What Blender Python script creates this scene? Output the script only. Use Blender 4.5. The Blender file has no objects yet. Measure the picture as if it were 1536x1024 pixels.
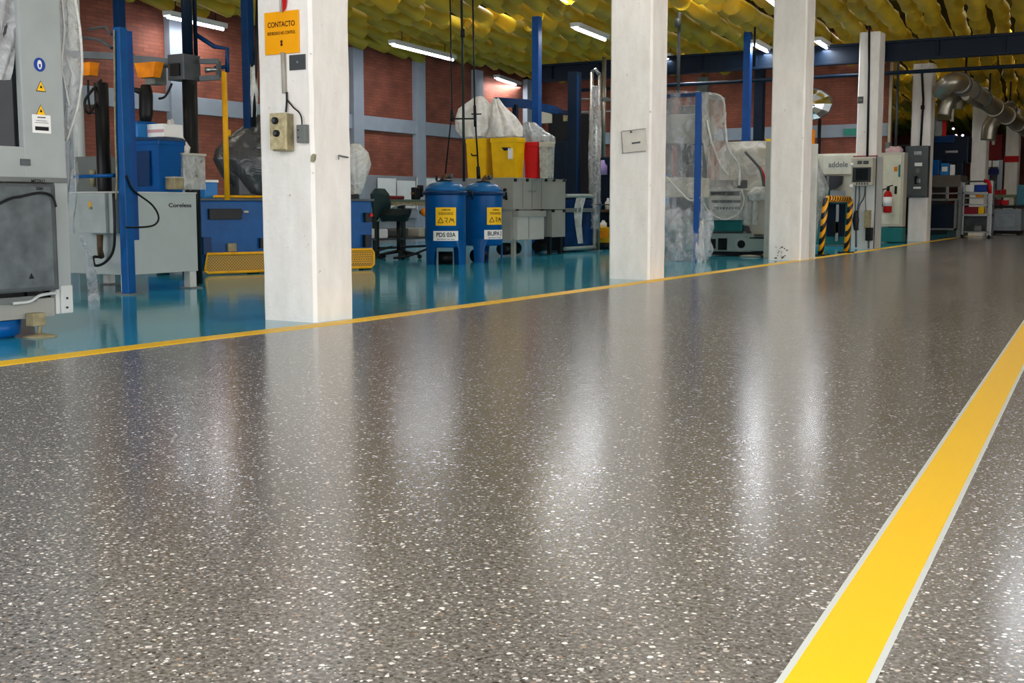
import bpy, bmesh, math, random
from mathutils import Vector, Matrix, noise
random.seed(7)
R=math.radians; PI=math.pi
C=bpy.context.scene.collection
# ---------------------------------------------------------------- camera model (1536x1024)
F=1800.; HC=0.8; PX,PY=768.,512.
pit=math.atan(201/F); yaw=math.atan(1060/math.hypot(F,201))
cp,sp,cy,sy=math.cos(pit),math.sin(pit),math.cos(yaw),math.sin(yaw)
fwd=Vector((-sy*cp,cy*cp,-sp)); rgt=Vector((cy,sy,0)); upv=Vector((-sy*sp,cy*sp,cp))
def ray(x,y): return fwd+rgt*((x-PX)/F)-upv*((y-PY)/F)
def G(x,y,z=0.):
    d=ray(x,y); return d*((z-HC)/d.z)+Vector((0,0,HC))
def AX(x,y,X): d=ray(x,y); return d*(X/d.x)+Vector((0,0,HC))
def AY(x,y,Y): d=ray(x,y); return d*(Y/d.y)+Vector((0,0,HC))
def AD(x,y,ref):
    d=ray(x,y); k=(Vector(ref)-Vector((0,0,HC))).dot(fwd); return d*k+Vector((0,0,HC))
V=Vector
# ---------------------------------------------------------------- materials
def nodes(name):
    m=bpy.data.materials.new(name); m.use_nodes=True; nt=m.node_tree; nt.nodes.clear()
    o=nt.nodes.new('ShaderNodeOutputMaterial'); b=nt.nodes.new('ShaderNodeBsdfPrincipled')
    nt.links.new(b.outputs[0],o.inputs[0]); return m,nt,b,o
def lin(c):
    return tuple((v/255/12.92 if v/255<=.04045 else ((v/255+.055)/1.055)**2.4) for v in c)+(1,)
MC={}
def mat(name,col,rough=.5,metal=0.,var=.12,scale=6.,bump=0.,spec=.18,trans=0.,alpha=1.,coat=0.):
    if name in MC: return MC[name]
    m,nt,b,o=nodes(name); N=nt.nodes; L=nt.links
    c=lin(col)
    b.inputs['Roughness'].default_value=rough; b.inputs['Metallic'].default_value=metal
    b.inputs['Specular IOR Level'].default_value=spec; b.inputs['Coat Weight'].default_value=coat
    tc=N.new('ShaderNodeTexCoord'); nz=N.new('ShaderNodeTexNoise'); nz.inputs['Scale'].default_value=scale; nz.inputs['Detail'].default_value=5
    L.new(tc.outputs['Object'],nz.inputs['Vector'])
    rp=N.new('ShaderNodeValToRGB'); rp.color_ramp.elements[0].position=.3; rp.color_ramp.elements[1].position=.7
    rp.color_ramp.elements[0].color=tuple(v*(1-var) for v in c[:3])+(1,); rp.color_ramp.elements[1].color=tuple(min(1,v*(1+var)) for v in c[:3])+(1,)
    L.new(nz.outputs[0],rp.inputs[0]); L.new(rp.outputs[0],b.inputs['Base Color'])
    if bump:
        bp=N.new('ShaderNodeBump'); bp.inputs['Strength'].default_value=bump; bp.inputs['Distance'].default_value=.02
        L.new(nz.outputs[0],bp.inputs['Height']); L.new(bp.outputs[0],b.inputs['Normal'])
    if trans: b.inputs['Transmission Weight'].default_value=trans
    b.inputs['Alpha'].default_value=alpha
    MC[name]=m; return m
def film(name,col,opac,rough=.18,scale=9.):
    if name in MC: return MC[name]
    m,nt,b,o=nodes(name); N=nt.nodes; L=nt.links
    b.inputs['Base Color'].default_value=lin(col); b.inputs['Roughness'].default_value=rough; b.inputs['Specular IOR Level'].default_value=.6
    tr=N.new('ShaderNodeBsdfTransparent'); mx=N.new('ShaderNodeMixShader')
    tc=N.new('ShaderNodeTexCoord'); nz=N.new('ShaderNodeTexNoise'); nz.inputs['Scale'].default_value=scale; nz.inputs['Detail'].default_value=3; nz.inputs['Distortion'].default_value=1.2
    L.new(tc.outputs['Object'],nz.inputs['Vector'])
    mr=N.new('ShaderNodeMapRange'); mr.inputs[1].default_value=.3; mr.inputs[2].default_value=.75; mr.inputs[3].default_value=max(0,opac-.22); mr.inputs[4].default_value=min(1,opac+.22)
    L.new(nz.outputs[0],mr.inputs[0]); L.new(mr.outputs[0],mx.inputs[0]); L.new(tr.outputs[0],mx.inputs[1]); L.new(b.outputs[0],mx.inputs[2])
    bp=N.new('ShaderNodeBump'); bp.inputs['Strength'].default_value=.75; bp.inputs['Distance'].default_value=.04
    L.new(nz.outputs[0],bp.inputs['Height']); L.new(bp.outputs[0],b.inputs['Normal'])
    L.new(mx.outputs[0],o.inputs[0]); MC[name]=m; return m
def glow(name,col,s):
    if name in MC: return MC[name]
    m,nt,b,o=nodes(name); b.inputs['Base Color'].default_value=lin(col)
    b.inputs['Emission Color'].default_value=lin(col); b.inputs['Emission Strength'].default_value=s; MC[name]=m; return m

def terrazzo():
    m,nt,b,o=nodes('terrazzo'); N=nt.nodes; L=nt.links
    tc=N.new('ShaderNodeTexCoord'); P=tc.outputs['Object']
    # wobble the lookup so chips get irregular outlines
    wz=N.new('ShaderNodeTexNoise'); wz.inputs['Scale'].default_value=160; L.new(P,wz.inputs['Vector'])
    wm=N.new('ShaderNodeVectorMath'); wm.operation='MULTIPLY_ADD'; wm.inputs[1].default_value=(.008,.008,0); L.new(wz.outputs['Color'],wm.inputs[0]); L.new(P,wm.inputs[2])
    def chips(scale,thr,soft):
        v=N.new('ShaderNodeTexVoronoi'); v.inputs['Scale'].default_value=scale; L.new(wm.outputs[0],v.inputs['Vector'])
        sc=N.new('ShaderNodeSeparateColor'); L.new(v.outputs['Color'],sc.inputs[0])
        mr=N.new('ShaderNodeMapRange'); mr.inputs[3].default_value=thr*.35; mr.inputs[4].default_value=thr; L.new(sc.outputs[1],mr.inputs[0])
        sb=N.new('ShaderNodeMath'); sb.operation='SUBTRACT'; L.new(mr.outputs[0],sb.inputs[0]); L.new(v.outputs['Distance'],sb.inputs[1])
        mk=N.new('ShaderNodeMath'); mk.operation='MULTIPLY'; mk.use_clamp=True; mk.inputs[1].default_value=soft; L.new(sb.outputs[0],mk.inputs[0])
        return sc,mk
    nb=N.new('ShaderNodeTexNoise'); nb.inputs['Scale'].default_value=95; nb.inputs['Detail'].default_value=3; nb.inputs['Roughness'].default_value=.65; L.new(P,nb.inputs['Vector'])
    r0=N.new('ShaderNodeValToRGB'); e=r0.color_ramp.elements
    e[0].position=.32; e[0].color=lin((66,63,61)); e[1].position=.7; e[1].color=lin((150,145,139))
    x=e.new(.5); x.color=lin((106,102,97))
    L.new(nb.outputs[0],r0.inputs[0])
    lv=N.new('ShaderNodeTexNoise'); lv.inputs['Scale'].default_value=.5; lv.inputs['Detail'].default_value=4; L.new(P,lv.inputs['Vector'])
    lr=N.new('ShaderNodeMapRange'); lr.inputs[1].default_value=.3; lr.inputs[2].default_value=.7; lr.inputs[3].default_value=.88; lr.inputs[4].default_value=1.1; L.new(lv.outputs[0],lr.inputs[0])
    mv=N.new('ShaderNodeMix'); mv.data_type='RGBA'; mv.blend_type='MULTIPLY'; mv.inputs[0].default_value=1; L.new(r0.outputs[0],mv.inputs[6]); L.new(lr.outputs[0],mv.inputs[7])
    col=mv.outputs[2]
    for scale,thr,soft,ramp,pick in ((62,.42,14,[(0,(196,184,170)),(.35,(250,244,232)),(.7,(150,128,108)),(1,(222,214,204))],.40),
                                (110,.46,10,[(0,(214,206,196)),(.5,(60,56,55)),(.75,(170,158,146)),(1,(236,230,222))],.52),
                                (78,.42,12,[(0,(44,42,42)),(.6,(70,66,62)),(1,(120,104,90))],.45)):
        sc,mk=chips(scale,thr,soft)
        rr=N.new('ShaderNodeValToRGB'); rr.color_ramp.interpolation='CONSTANT'
        el=rr.color_ramp.elements; el[0].position=0; el[0].color=lin(ramp[0][1]); el[1].position=min(.99,ramp[-1][0]*.9); el[1].color=lin(ramp[-1][1])
        for p_,c_ in ramp[1:-1]: q=el.new(p_); q.color=lin(c_)
        L.new(sc.outputs[0],rr.inputs[0])
        gt=N.new('ShaderNodeMath'); gt.operation='LESS_THAN'; gt.inputs[1].default_value=pick; L.new(sc.outputs[2],gt.inputs[0])
        mm=N.new('ShaderNodeMath'); mm.operation='MULTIPLY'; L.new(gt.outputs[0],mm.inputs[0]); L.new(mk.outputs[0],mm.inputs[1])
        mx=N.new('ShaderNodeMix'); mx.data_type='RGBA'; L.new(mm.outputs[0],mx.inputs[0]); L.new(col,mx.inputs[6]); L.new(rr.outputs[0],mx.inputs[7]); col=mx.outputs[2]
    L.new(col,b.inputs['Base Color'])
    rz=N.new('ShaderNodeMapRange'); rz.inputs[3].default_value=.17; rz.inputs[4].default_value=.24; L.new(lv.outputs[0],rz.inputs[0]); L.new(rz.outputs[0],b.inputs['Roughness'])
    b.inputs['Specular IOR Level'].default_value=.75
    return m
def epoxy():
    m,nt,b,o=nodes('teal_epoxy'); N=nt.nodes; L=nt.links
    tc=N.new('ShaderNodeTexCoord'); nz=N.new('ShaderNodeTexNoise'); nz.inputs['Scale'].default_value=1.3; nz.inputs['Detail'].default_value=7; nz.inputs['Roughness'].default_value=.6
    L.new(tc.outputs['Object'],nz.inputs['Vector'])
    rp=N.new('ShaderNodeValToRGB'); e=rp.color_ramp.elements; e[0].position=.3; e[0].color=lin((20,132,158)); e[1].position=.72; e[1].color=lin((70,176,200))
    L.new(nz.outputs[0],rp.inputs[0]); L.new(rp.outputs[0],b.inputs['Base Color'])
    b.inputs['Roughness'].default_value=.1; b.inputs['Specular IOR Level'].default_value=.6
    n2=N.new('ShaderNodeTexNoise'); n2.inputs['Scale'].default_value=5; L.new(tc.outputs['Object'],n2.inputs['Vector'])
    bp=N.new('ShaderNodeBump'); bp.inputs['Strength'].default_value=.06; bp.inputs['Distance'].default_value=.02; L.new(n2.outputs[0],bp.inputs['Height']); L.new(bp.outputs[0],b.inputs['Normal'])
    return m
def paint(name,col,worn):
    m,nt,b,o=nodes(name); N=nt.nodes; L=nt.links
    tc=N.new('ShaderNodeTexCoord'); nz=N.new('ShaderNodeTexNoise'); nz.inputs['Scale'].default_value=14; nz.inputs['Detail'].default_value=8; nz.inputs['Roughness'].default_value=.7
    L.new(tc.outputs['Object'],nz.inputs['Vector'])
    rp=N.new('ShaderNodeValToRGB'); e=rp.color_ramp.elements; e[0].position=.66; e[0].color=lin(col); e[1].position=.74; e[1].color=lin(worn)
    L.new(nz.outputs[0],rp.inputs[0]); L.new(rp.outputs[0],b.inputs['Base Color']); b.inputs['Roughness'].default_value=.4; b.inputs['Specular IOR Level'].default_value=.25
    return m
def concrete(name='white_concrete',c0=(216,211,203),c1=(238,235,229)):
    m,nt,b,o=nodes(name); N=nt.nodes; L=nt.links
    tc=N.new('ShaderNodeTexCoord')
    mp=N.new('ShaderNodeMapping'); mp.inputs['Scale'].default_value=(1,1,.35); L.new(tc.outputs['Object'],mp.inputs[0])
    nz=N.new('ShaderNodeTexNoise'); nz.inputs['Scale'].default_value=7; nz.inputs['Detail'].default_value=8; nz.inputs['Roughness'].default_value=.62; L.new(mp.outputs[0],nz.inputs['Vector'])
    rp=N.new('ShaderNodeValToRGB'); e=rp.color_ramp.elements; e[0].position=.25; e[0].color=lin(c0); e[1].position=.75; e[1].color=lin(c1); L.new(nz.outputs[0],rp.inputs[0])
    n2=N.new('ShaderNodeTexNoise'); n2.inputs['Scale'].default_value=16; n2.inputs['Detail'].default_value=6; L.new(tc.outputs['Object'],n2.inputs['Vector'])
    r2=N.new('ShaderNodeMapRange'); r2.inputs[1].default_value=.71; r2.inputs[2].default_value=.76; r2.inputs[4].default_value=.6; L.new(n2.outputs[0],r2.inputs[0])
    mx=N.new('ShaderNodeMix'); mx.data_type='RGBA'; mx.inputs[7].default_value=lin((120,112,100)); L.new(r2.outputs[0],mx.inputs[0]); L.new(rp.outputs[0],mx.inputs[6]); L.new(mx.outputs[2],b.inputs['Base Color'])
    bp=N.new('ShaderNodeBump'); bp.inputs['Strength'].default_value=.35; bp.inputs['Distance'].default_value=.015; L.new(n2.outputs[0],bp.inputs['Height']); L.new(bp.outputs[0],b.inputs['Normal'])
    b.inputs['Roughness'].default_value=.6; return m
def brick(name='brick',axis='Y'):
    m,nt,b,o=nodes(name+axis); N=nt.nodes; L=nt.links
    tc=N.new('ShaderNodeTexCoord'); sx=N.new('ShaderNodeSeparateXYZ'); cb=N.new('ShaderNodeCombineXYZ'); L.new(tc.outputs['Object'],sx.inputs[0])
    L.new(sx.outputs[axis],cb.inputs[0]); L.new(sx.outputs['Z'],cb.inputs[1])
    br=N.new('ShaderNodeTexBrick'); br.inputs['Scale'].default_value=1; br.inputs['Brick Width'].default_value=.24; br.inputs['Row Height'].default_value=.065; br.inputs['Mortar Size'].default_value=.006
    br.inputs['Color1'].default_value=lin((146,80,58)); br.inputs['Color2'].default_value=lin((128,68,50)); br.inputs['Mortar'].default_value=lin((112,64,50))
    L.new(cb.outputs[0],br.inputs['Vector'])
    nz=N.new('ShaderNodeTexNoise'); nz.inputs['Scale'].default_value=2.2; nz.inputs['Detail'].default_value=7; L.new(tc.outputs['Object'],nz.inputs['Vector'])
    mr=N.new('ShaderNodeMapRange'); mr.inputs[1].default_value=.3; mr.inputs[2].default_value=.7; mr.inputs[3].default_value=.72; mr.inputs[4].default_value=1.2; L.new(nz.outputs[0],mr.inputs[0])
    mx=N.new('ShaderNodeMix'); mx.data_type='RGBA'; mx.blend_type='MULTIPLY'; mx.inputs[0].default_value=1; L.new(br.outputs[0],mx.inputs[6]); L.new(mr.outputs[0],mx.inputs[7])
    L.new(mx.outputs[2],b.inputs['Base Color']); b.inputs['Roughness'].default_value=.75; return m
def tile_mat():
    m,nt,b,o=nodes('yellow_ceiling_tile'); N=nt.nodes; L=nt.links
    tc=N.new('ShaderNodeTexCoord'); nz=N.new('ShaderNodeTexNoise'); nz.inputs['Scale'].default_value=1.7; nz.inputs['Detail'].default_value=4; L.new(tc.outputs['Object'],nz.inputs['Vector'])
    rp=N.new('ShaderNodeValToRGB'); e=rp.color_ramp.elements; e[0].position=.3; e[0].color=lin((172,148,30)); e[1].position=.7; e[1].color=lin((214,186,52)); L.new(nz.outputs[0],rp.inputs[0])
    L.new(rp.outputs[0],b.inputs['Base Color']); b.inputs['Roughness'].default_value=.5
    t=N.new('ShaderNodeBsdfTranslucent'); t.inputs[0].default_value=lin((226,196,50)); mx=N.new('ShaderNodeMixShader'); mx.inputs[0].default_value=.3
    L.new(b.outputs[0],mx.inputs[1]); L.new(t.outputs[0],mx.inputs[2]); L.new(mx.outputs[0],o.inputs[0]); return m
def hazard():
    m,nt,b,o=nodes('hazard_stripes'); N=nt.nodes; L=nt.links
    tc=N.new('ShaderNodeTexCoord'); sx=N.new('ShaderNodeSeparateXYZ'); L.new(tc.outputs['Object'],sx.inputs[0])
    a=N.new('ShaderNodeMath'); a.operation='MULTIPLY_ADD'; a.inputs[1].default_value=-1.3; L.new(sx.outputs['Y'],a.inputs[0]); L.new(sx.outputs['Z'],a.inputs[2])
    a2=N.new('ShaderNodeMath'); a2.operation='MULTIPLY_ADD'; a2.inputs[1].default_value=-.8; L.new(sx.outputs['X'],a2.inputs[0]); L.new(a.outputs[0],a2.inputs[2])
    f=N.new('ShaderNodeMath'); f.operation='MULTIPLY'; f.inputs[1].default_value=5.6; L.new(a2.outputs[0],f.inputs[0])
    fr=N.new('ShaderNodeMath'); fr.operation='FRACT'; L.new(f.outputs[0],fr.inputs[0])
    gt=N.new('ShaderNodeMath'); gt.operation='GREATER_THAN'; gt.inputs[1].default_value=.5; L.new(fr.outputs[0],gt.inputs[0])
    mx=N.new('ShaderNodeMix'); mx.data_type='RGBA'; mx.inputs[6].default_value=lin((240,165,20)); mx.inputs[7].default_value=lin((22,20,20)); L.new(gt.outputs[0],mx.inputs[0])
    L.new(mx.outputs[2],b.inputs['Base Color']); b.inputs['Roughness'].default_value=.4; return m
def mesh_mat(name,c0,c1,s):
    m,nt,b,o=nodes(name); N=nt.nodes; L=nt.links
    tc=N.new('ShaderNodeTexCoord'); ck=N.new('ShaderNodeTexChecker'); ck.inputs['Scale'].default_value=s; ck.inputs[1].default_value=lin(c0); ck.inputs[2].default_value=lin(c1)
    L.new(tc.outputs['Object'],ck.inputs[0]); L.new(ck.outputs[0],b.inputs['Base Color']); return m
TERR=terrazzo(); EPOX=epoxy(); CONC=concrete(); BRX=brick(axis='X'); BRY=brick(axis='Y'); TILE=tile_mat(); HAZ=hazard()
YEL=paint('yellow_line_paint',(250,198,8),(226,170,14)); WHT=paint('white_line_paint',(206,208,200),(176,176,168))
blue=mat('blue_paint',(2,76,136),.35,0,.15); dblue=mat('dark_blue_paint',(4,44,84),.4,0,.2); nblue=mat('navy_steel',(6,22,38),.45,0,.2)
bblue=mat('blue_plastic',(2,74,136),.3,0,.12); lblue=mat('light_blue_plastic',(34,112,176),.35)
grey=mat('light_grey_enamel',(150,156,154),.42,0,.08,3); mgrey=mat('mid_grey_paint',(104,108,106),.45,0,.15,4); dgrey=mat('dark_grey_metal',(74,78,80),.4,.2,.25,5,.1)
wgrey=mat('warm_grey_cabinet',(142,142,134),.45,0,.08,3); black=mat('black_steel',(20,21,23),.4,0,.3); rub=mat('black_rubber',(16,16,16),.6)
white=mat('white_enamel',(190,192,188),.45,0,.06,3); steel=mat('brushed_steel',(150,152,152),.3,.9,.1,20); cream=mat('cream_enamel',(178,174,158),.5,0,.07,3)
yel=mat('yellow_plastic',(226,178,16),.4,0,.12); yst=mat('yellow_steel',(220,160,20),.4,0,.12); org=mat('orange_plastic',(222,128,18),.5,0,.2,8)
red=mat('red_plastic',(186,24,28),.4,0,.12); teal=mat('teal_paint',(36,104,102),.4,0,.1); ggrn=mat('grey_green_enamel',(138,152,146),.42,0,.08,3)
paper=mat('paper',(224,224,220),.7,0,.05); syel=mat('sticker_yellow',(240,186,20),.5,0,.05); ink=mat('ink',(24,24,26),.6); olive=mat('dirty_beige_metal',(138,128,98),.5,.1,.3,14)
purp=mat('lilac_plastic',(150,130,180),.5); galv=mat('galvanised_duct',(150,144,130),.38,.8,.15,6); pale=mat('pale_blue_grey_beam',(150,158,168),.6,0,.06,4)
wains=mat('pale_wall_paint',(140,143,148),.6,0,.12,3); darkroof=mat('dark_roof_deck',(26,28,28),.8); dglass=mat('dark_glass',(14,24,34),.08,0,.3,spec=.3)
bglass=mat('dark_blue_glass',(16,44,84),.08,0,.5,2); grn=mat('green_plastic',(30,110,70),.5); rust=mat('rusty_steel',(90,70,52),.6,.3,.4,12); screenm=mat('dark_screen',(22,26,30),.15)
fclear=film('clear_plastic_film',(214,216,220),.34); fmilk=film('milky_plastic_film',(206,206,200),.8,.25); fdark=film('dark_plastic_cover',(60,62,64),.92,.24,5.)
fgrey=film('grey_plastic_cover',(176,180,178),.62,.2,7.); bagw=film('white_plastic_bag',(222,220,214),.9,.35,6.)
TUBE=glow('lit_fluorescent_tube',(238,242,255),14.)

# ---------------------------------------------------------------- mesh builder
class MB:
    def __init__(s): s.v=[]; s.f=[]; s.sm=[]
    def add(s,vs,fs,smooth=False):
        n=len(s.v); s.v+= [V(p) for p in vs]; s.f+=[tuple(i+n for i in f) for f in fs]; s.sm+=[smooth]*len(fs); return s
    def box(s,a,b,bev=.0):
        x0,x1=sorted((a[0],b[0])); y0,y1=sorted((a[1],b[1])); z0,z1=sorted((a[2],b[2]))
        e=min(bev,(x1-x0)*.45,(y1-y0)*.45,(z1-z0)*.45)
        if e<=0:
            vs=[(x,y,z) for z in (z0,z1) for y in (y0,y1) for x in (x0,x1)]
            return s.add(vs,[(0,2,3,1),(4,5,7,6),(0,1,5,4),(2,6,7,3),(0,4,6,2),(1,3,7,5)])
        bm=bmesh.new(); bmesh.ops.create_cube(bm,size=1)
        for v in bm.verts: v.co=V(((x0+x1)/2+v.co.x*(x1-x0),(y0+y1)/2+v.co.y*(y1-y0),(z0+z1)/2+v.co.z*(z1-z0)))
        bmesh.ops.bevel(bm,geom=list(bm.edges),offset=e,segments=2,affect='EDGES',profile=.7)
        bm.verts.index_update(); s.add([v.co.copy() for v in bm.verts],[[v.index for v in f.verts] for f in bm.faces]); bm.free(); return s
    def obox(s,c,h,rz=0,rx=0,ry=0,bev=0):
        t=MB(); t.box((-h[0],-h[1],-h[2]),h,bev); M=Matrix.Translation(V(c))@Matrix.Rotation(rz,4,'Z')@Matrix.Rotation(ry,4,'Y')@Matrix.Rotation(rx,4,'X')
        return s.add([M@p for p in t.v],t.f)
    def bar(s,p,q,w,h=None):
        h=h or w; p,q=V(p),V(q); d=(q-p); l=d.length; d.normalize(); u=V((0,0,1)) if abs(d.z)<.95 else V((1,0,0))
        a=d.cross(u).normalized(); b=a.cross(d).normalized(); vs=[]
        for c in (p,q):
            for i,j in ((-1,-1),(1,-1),(1,1),(-1,1)): vs.append(c+a*(i*w/2)+b*(j*h/2))
        return s.add(vs,[(3,2,1,0),(4,5,6,7),(0,1,5,4),(1,2,6,5),(2,3,7,6),(3,0,4,7)])
    def tube(s,pts,r,n=10,cap=True):
        pts=[V(p) for p in pts]; rs=r if isinstance(r,(list,tuple)) else [r]*len(pts); vs=[]; fs=[]
        pa=None
        for i,p in enumerate(pts):
            d=(pts[min(i+1,len(pts)-1)]-pts[max(i-1,0)]).normalized()
            if pa is None: u=V((0,0,1)) if abs(d.z)<.9 else V((1,0,0)); a=d.cross(u).normalized()
            else: a=(pa-d*pa.dot(d)).normalized()
            pa=a; b=d.cross(a)
            for k in range(n): t=2*PI*k/n; vs.append(p+(a*math.cos(t)+b*math.sin(t))*rs[i])
        for i in range(len(pts)-1):
            for k in range(n): k2=(k+1)%n; fs.append((i*n+k,i*n+k2,(i+1)*n+k2,(i+1)*n+k))
        s.add(vs,fs,True)
        if cap: m=len(s.v)-len(vs); s.f.append(tuple(m+k for k in reversed(range(n)))); s.f.append(tuple(m+(len(pts)-1)*n+k for k in range(n))); s.sm+=[False,False]
        return s
    def lathe(s,c,prof,n=24,sx=1,sy=1):
        vs=[];fs=[]; c=V(c)
        for r,z in prof:
            for k in range(n): t=2*PI*k/n; vs.append(c+V((r*sx*math.cos(t),r*sy*math.sin(t),z)))
        for i in range(len(prof)-1):
            for k in range(n): k2=(k+1)%n; fs.append((i*n+k,i*n+k2,(i+1)*n+k2,(i+1)*n+k))
        s.add(vs,fs,True); m=len(s.v)-len(vs); s.f.append(tuple(m+k for k in reversed(range(n)))); s.f.append(tuple(m+(len(prof)-1)*n+k for k in range(n))); s.sm+=[False,False]; return s
    def frus(s,c,a,b,z0,z1,rz=0):   # tapered box: a=(hx,hy) bottom, b=(hx,hy) top
        M=Matrix.Rotation(rz,3,'Z'); vs=[]
        for h,z in ((a,z0),(b,z1)):
            for i,j in ((-1,-1),(1,-1),(1,1),(-1,1)): vs.append(V(c)+M@V((i*h[0],j*h[1],0))+V((0,0,z)))
        return s.add(vs,[(3,2,1,0),(4,5,6,7),(0,1,5,4),(1,2,6,5),(2,3,7,6),(3,0,4,7)])
    def loft(s,rings,n=48,fold=.05,seed=0,k=9,cap=True,sq=2.0,rows=5,lump=2.2):
        # rings: (cx,cy,z,rx,ry) bottom to top; sq>2 gives boxier sections
        vs=[];fs=[]; R_=[]
        for i in range(len(rings)-1):
            for t in range(rows):
                u=t/rows; R_.append([rings[i][j]*(1-u)+rings[i+1][j]*u for j in range(5)])
        R_.append(list(rings[-1]))
        for cx,cy_,z,rx,ry in R_:
            for q in range(n):
                t=2*PI*q/n; ct,st=math.cos(t),math.sin(t); e=2/sq
                x=math.copysign(abs(ct)**e,ct); y=math.copysign(abs(st)**e,st)
                w=1+fold*(math.sin(k*t+seed+z*2.3)+.7*math.sin((k*2+1)*t+seed*2-z*3.1))*.6+fold*lump*noise.noise(V((x*2.3+seed,y*2.3,z*2.6+seed)))
                vs.append((cx+x*rx*w,cy_+y*ry*w,z+fold*.25*noise.noise(V((x*3,y*3+seed,z)))))
        for i in range(len(R_)-1):
            for q in range(n): q2=(q+1)%n; fs.append((i*n+q,i*n+q2,(i+1)*n+q2,(i+1)*n+q))
        s.add(vs,fs,True)
        if cap: m=len(s.v)-len(vs); s.f.append(tuple(m+(len(R_)-1)*n+q for q in range(n))); s.sm+=[True]
        return s
    def sheet(s,L,Rr,n=10,amp=.03,seed=0,nrm=V((0,1,0))):   # strip between two polylines, wavy
        vs=[];fs=[]; m=len(L)
        for i in range(m):
            for j in range(n+1):
                u=j/n; p=V(L[i]).lerp(V(Rr[i]),u); p=p+nrm*(amp*math.sin(u*11+seed+i*.5)+amp*1.6*noise.noise(p*5+V((seed,0,0)))); vs.append(p)
        for i in range(m-1):
            for j in range(n): a=i*(n+1)+j; fs.append((a,a+1,a+n+2,a+n+1))
        return s.add(vs,fs,True)
def mk(name,mb,m,inv=None,parent=None):
    me=bpy.data.meshes.new(name); vs=[inv@p for p in mb.v] if inv else mb.v
    me.from_pydata([tuple(p) for p in vs],[],mb.f); me.update()
    me.polygons.foreach_set('use_smooth',mb.sm[:len(me.polygons)]); me.materials.append(m)
    o=bpy.data.objects.new(name,me); C.objects.link(o)
    if parent: o.parent=parent
    return o
def struct(name,mb,m,parent=None):
    o=mk(name,mb,m,parent=parent)
    if not parent: o['kind']='structure'
    return o
def solo(name,mb,m,label,cat,group=None,kind=None):
    xs=[p.x for p in mb.v]; ys=[p.y for p in mb.v]; zs=[p.z for p in mb.v]
    c=V(((min(xs)+max(xs))/2,(min(ys)+max(ys))/2,min(zs))); o=mk(name,mb,m,Matrix.Translation(-c)); o.location=c
    o['label']=label; o['category']=cat
    if group:o['group']=group
    if kind:o['kind']=kind
    return o
class T:
    def __init__(s,name,label,cat,loc,rz=0,group=None):
        o=bpy.data.objects.new(name,None); C.objects.link(o); o.empty_display_size=.1; o.location=loc; o.rotation_euler=(0,0,rz)
        o['label']=label; o['category']=cat
        if group:o['group']=group
        s.o=o; s.inv=(Matrix.Translation(V(loc))@Matrix.Rotation(rz,4,'Z')).inverted()
    def p(s,name,mb,m,parent=None,w=True,label=None):
        o=mk(name,mb,m,s.inv if w else None,parent or s.o)
        if label:o['label']=label
        return o
def dup(src,loc=None,rz=None,label=None):
    def rec(o,par):
        c=o.copy(); C.objects.link(c)
        if par:c.parent=par
        for ch in [x for x in bpy.data.objects if x.parent is o]: rec(ch,c)
        return c
    c=rec(src,None)
    if loc is not None:c.location=loc
    if rz is not None:c.rotation_euler=(0,0,rz)
    if label:c['label']=label
    return c
def text_mb(body,size,M,thick=.0006,wid=None):
    cu=bpy.data.curves.new('t','FONT'); cu.body=body; cu.size=size; cu.align_x='CENTER'; cu.align_y='CENTER'; cu.extrude=thick; cu.offset=size*.018
    o=bpy.data.objects.new('t',cu); C.objects.link(o); dg=bpy.context.evaluated_depsgraph_get(); dg.update()
    me=o.evaluated_get(dg).to_mesh(); vs=[v.co.copy() for v in me.vertices]; fs=[tuple(p.vertices) for p in me.polygons]
    if wid and vs:
        w=max(v.x for v in vs)-min(v.x for v in vs)
        for v in vs: v.x*=wid/max(w,1e-6)
    o.evaluated_get(dg).to_mesh_clear(); bpy.data.objects.remove(o); bpy.data.curves.remove(cu)
    mb=MB(); mb.add([M@v for v in vs],fs); return mb
def faceX(p,eps=.004):   # text frame on a +X face: text right = +Y
    return Matrix(((0,0,1,p[0]+eps),(1,0,0,p[1]),(0,1,0,p[2]),(0,0,0,1)))
def faceY(p,eps=.004):   # text frame on a -Y face: text right = +X
    return Matrix(((1,0,0,p[0]),(0,0,-1,p[1]-eps),(0,1,0,p[2]),(0,0,0,1)))
def tri(M,s): return MB().add([M@V(q) for q in ((-s,-s*.8,0),(s,-s*.8,0),(0,s,0))],[(0,1,2)])
def curve(pts,n=6):
    out=[]; P=[V(p) for p in pts]; P=[P[0]]+P+[P[-1]]
    for i in range(1,len(P)-2):
        for t in range(n):
            u=t/n; a,b,c,d=P[i-1:i+3]; out.append(.5*((2*b)+(c-a)*u+(2*a-5*b+4*c-d)*u*u+(3*b-a-3*c+d)*u**3))
    out.append(P[-2]); return out
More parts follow.
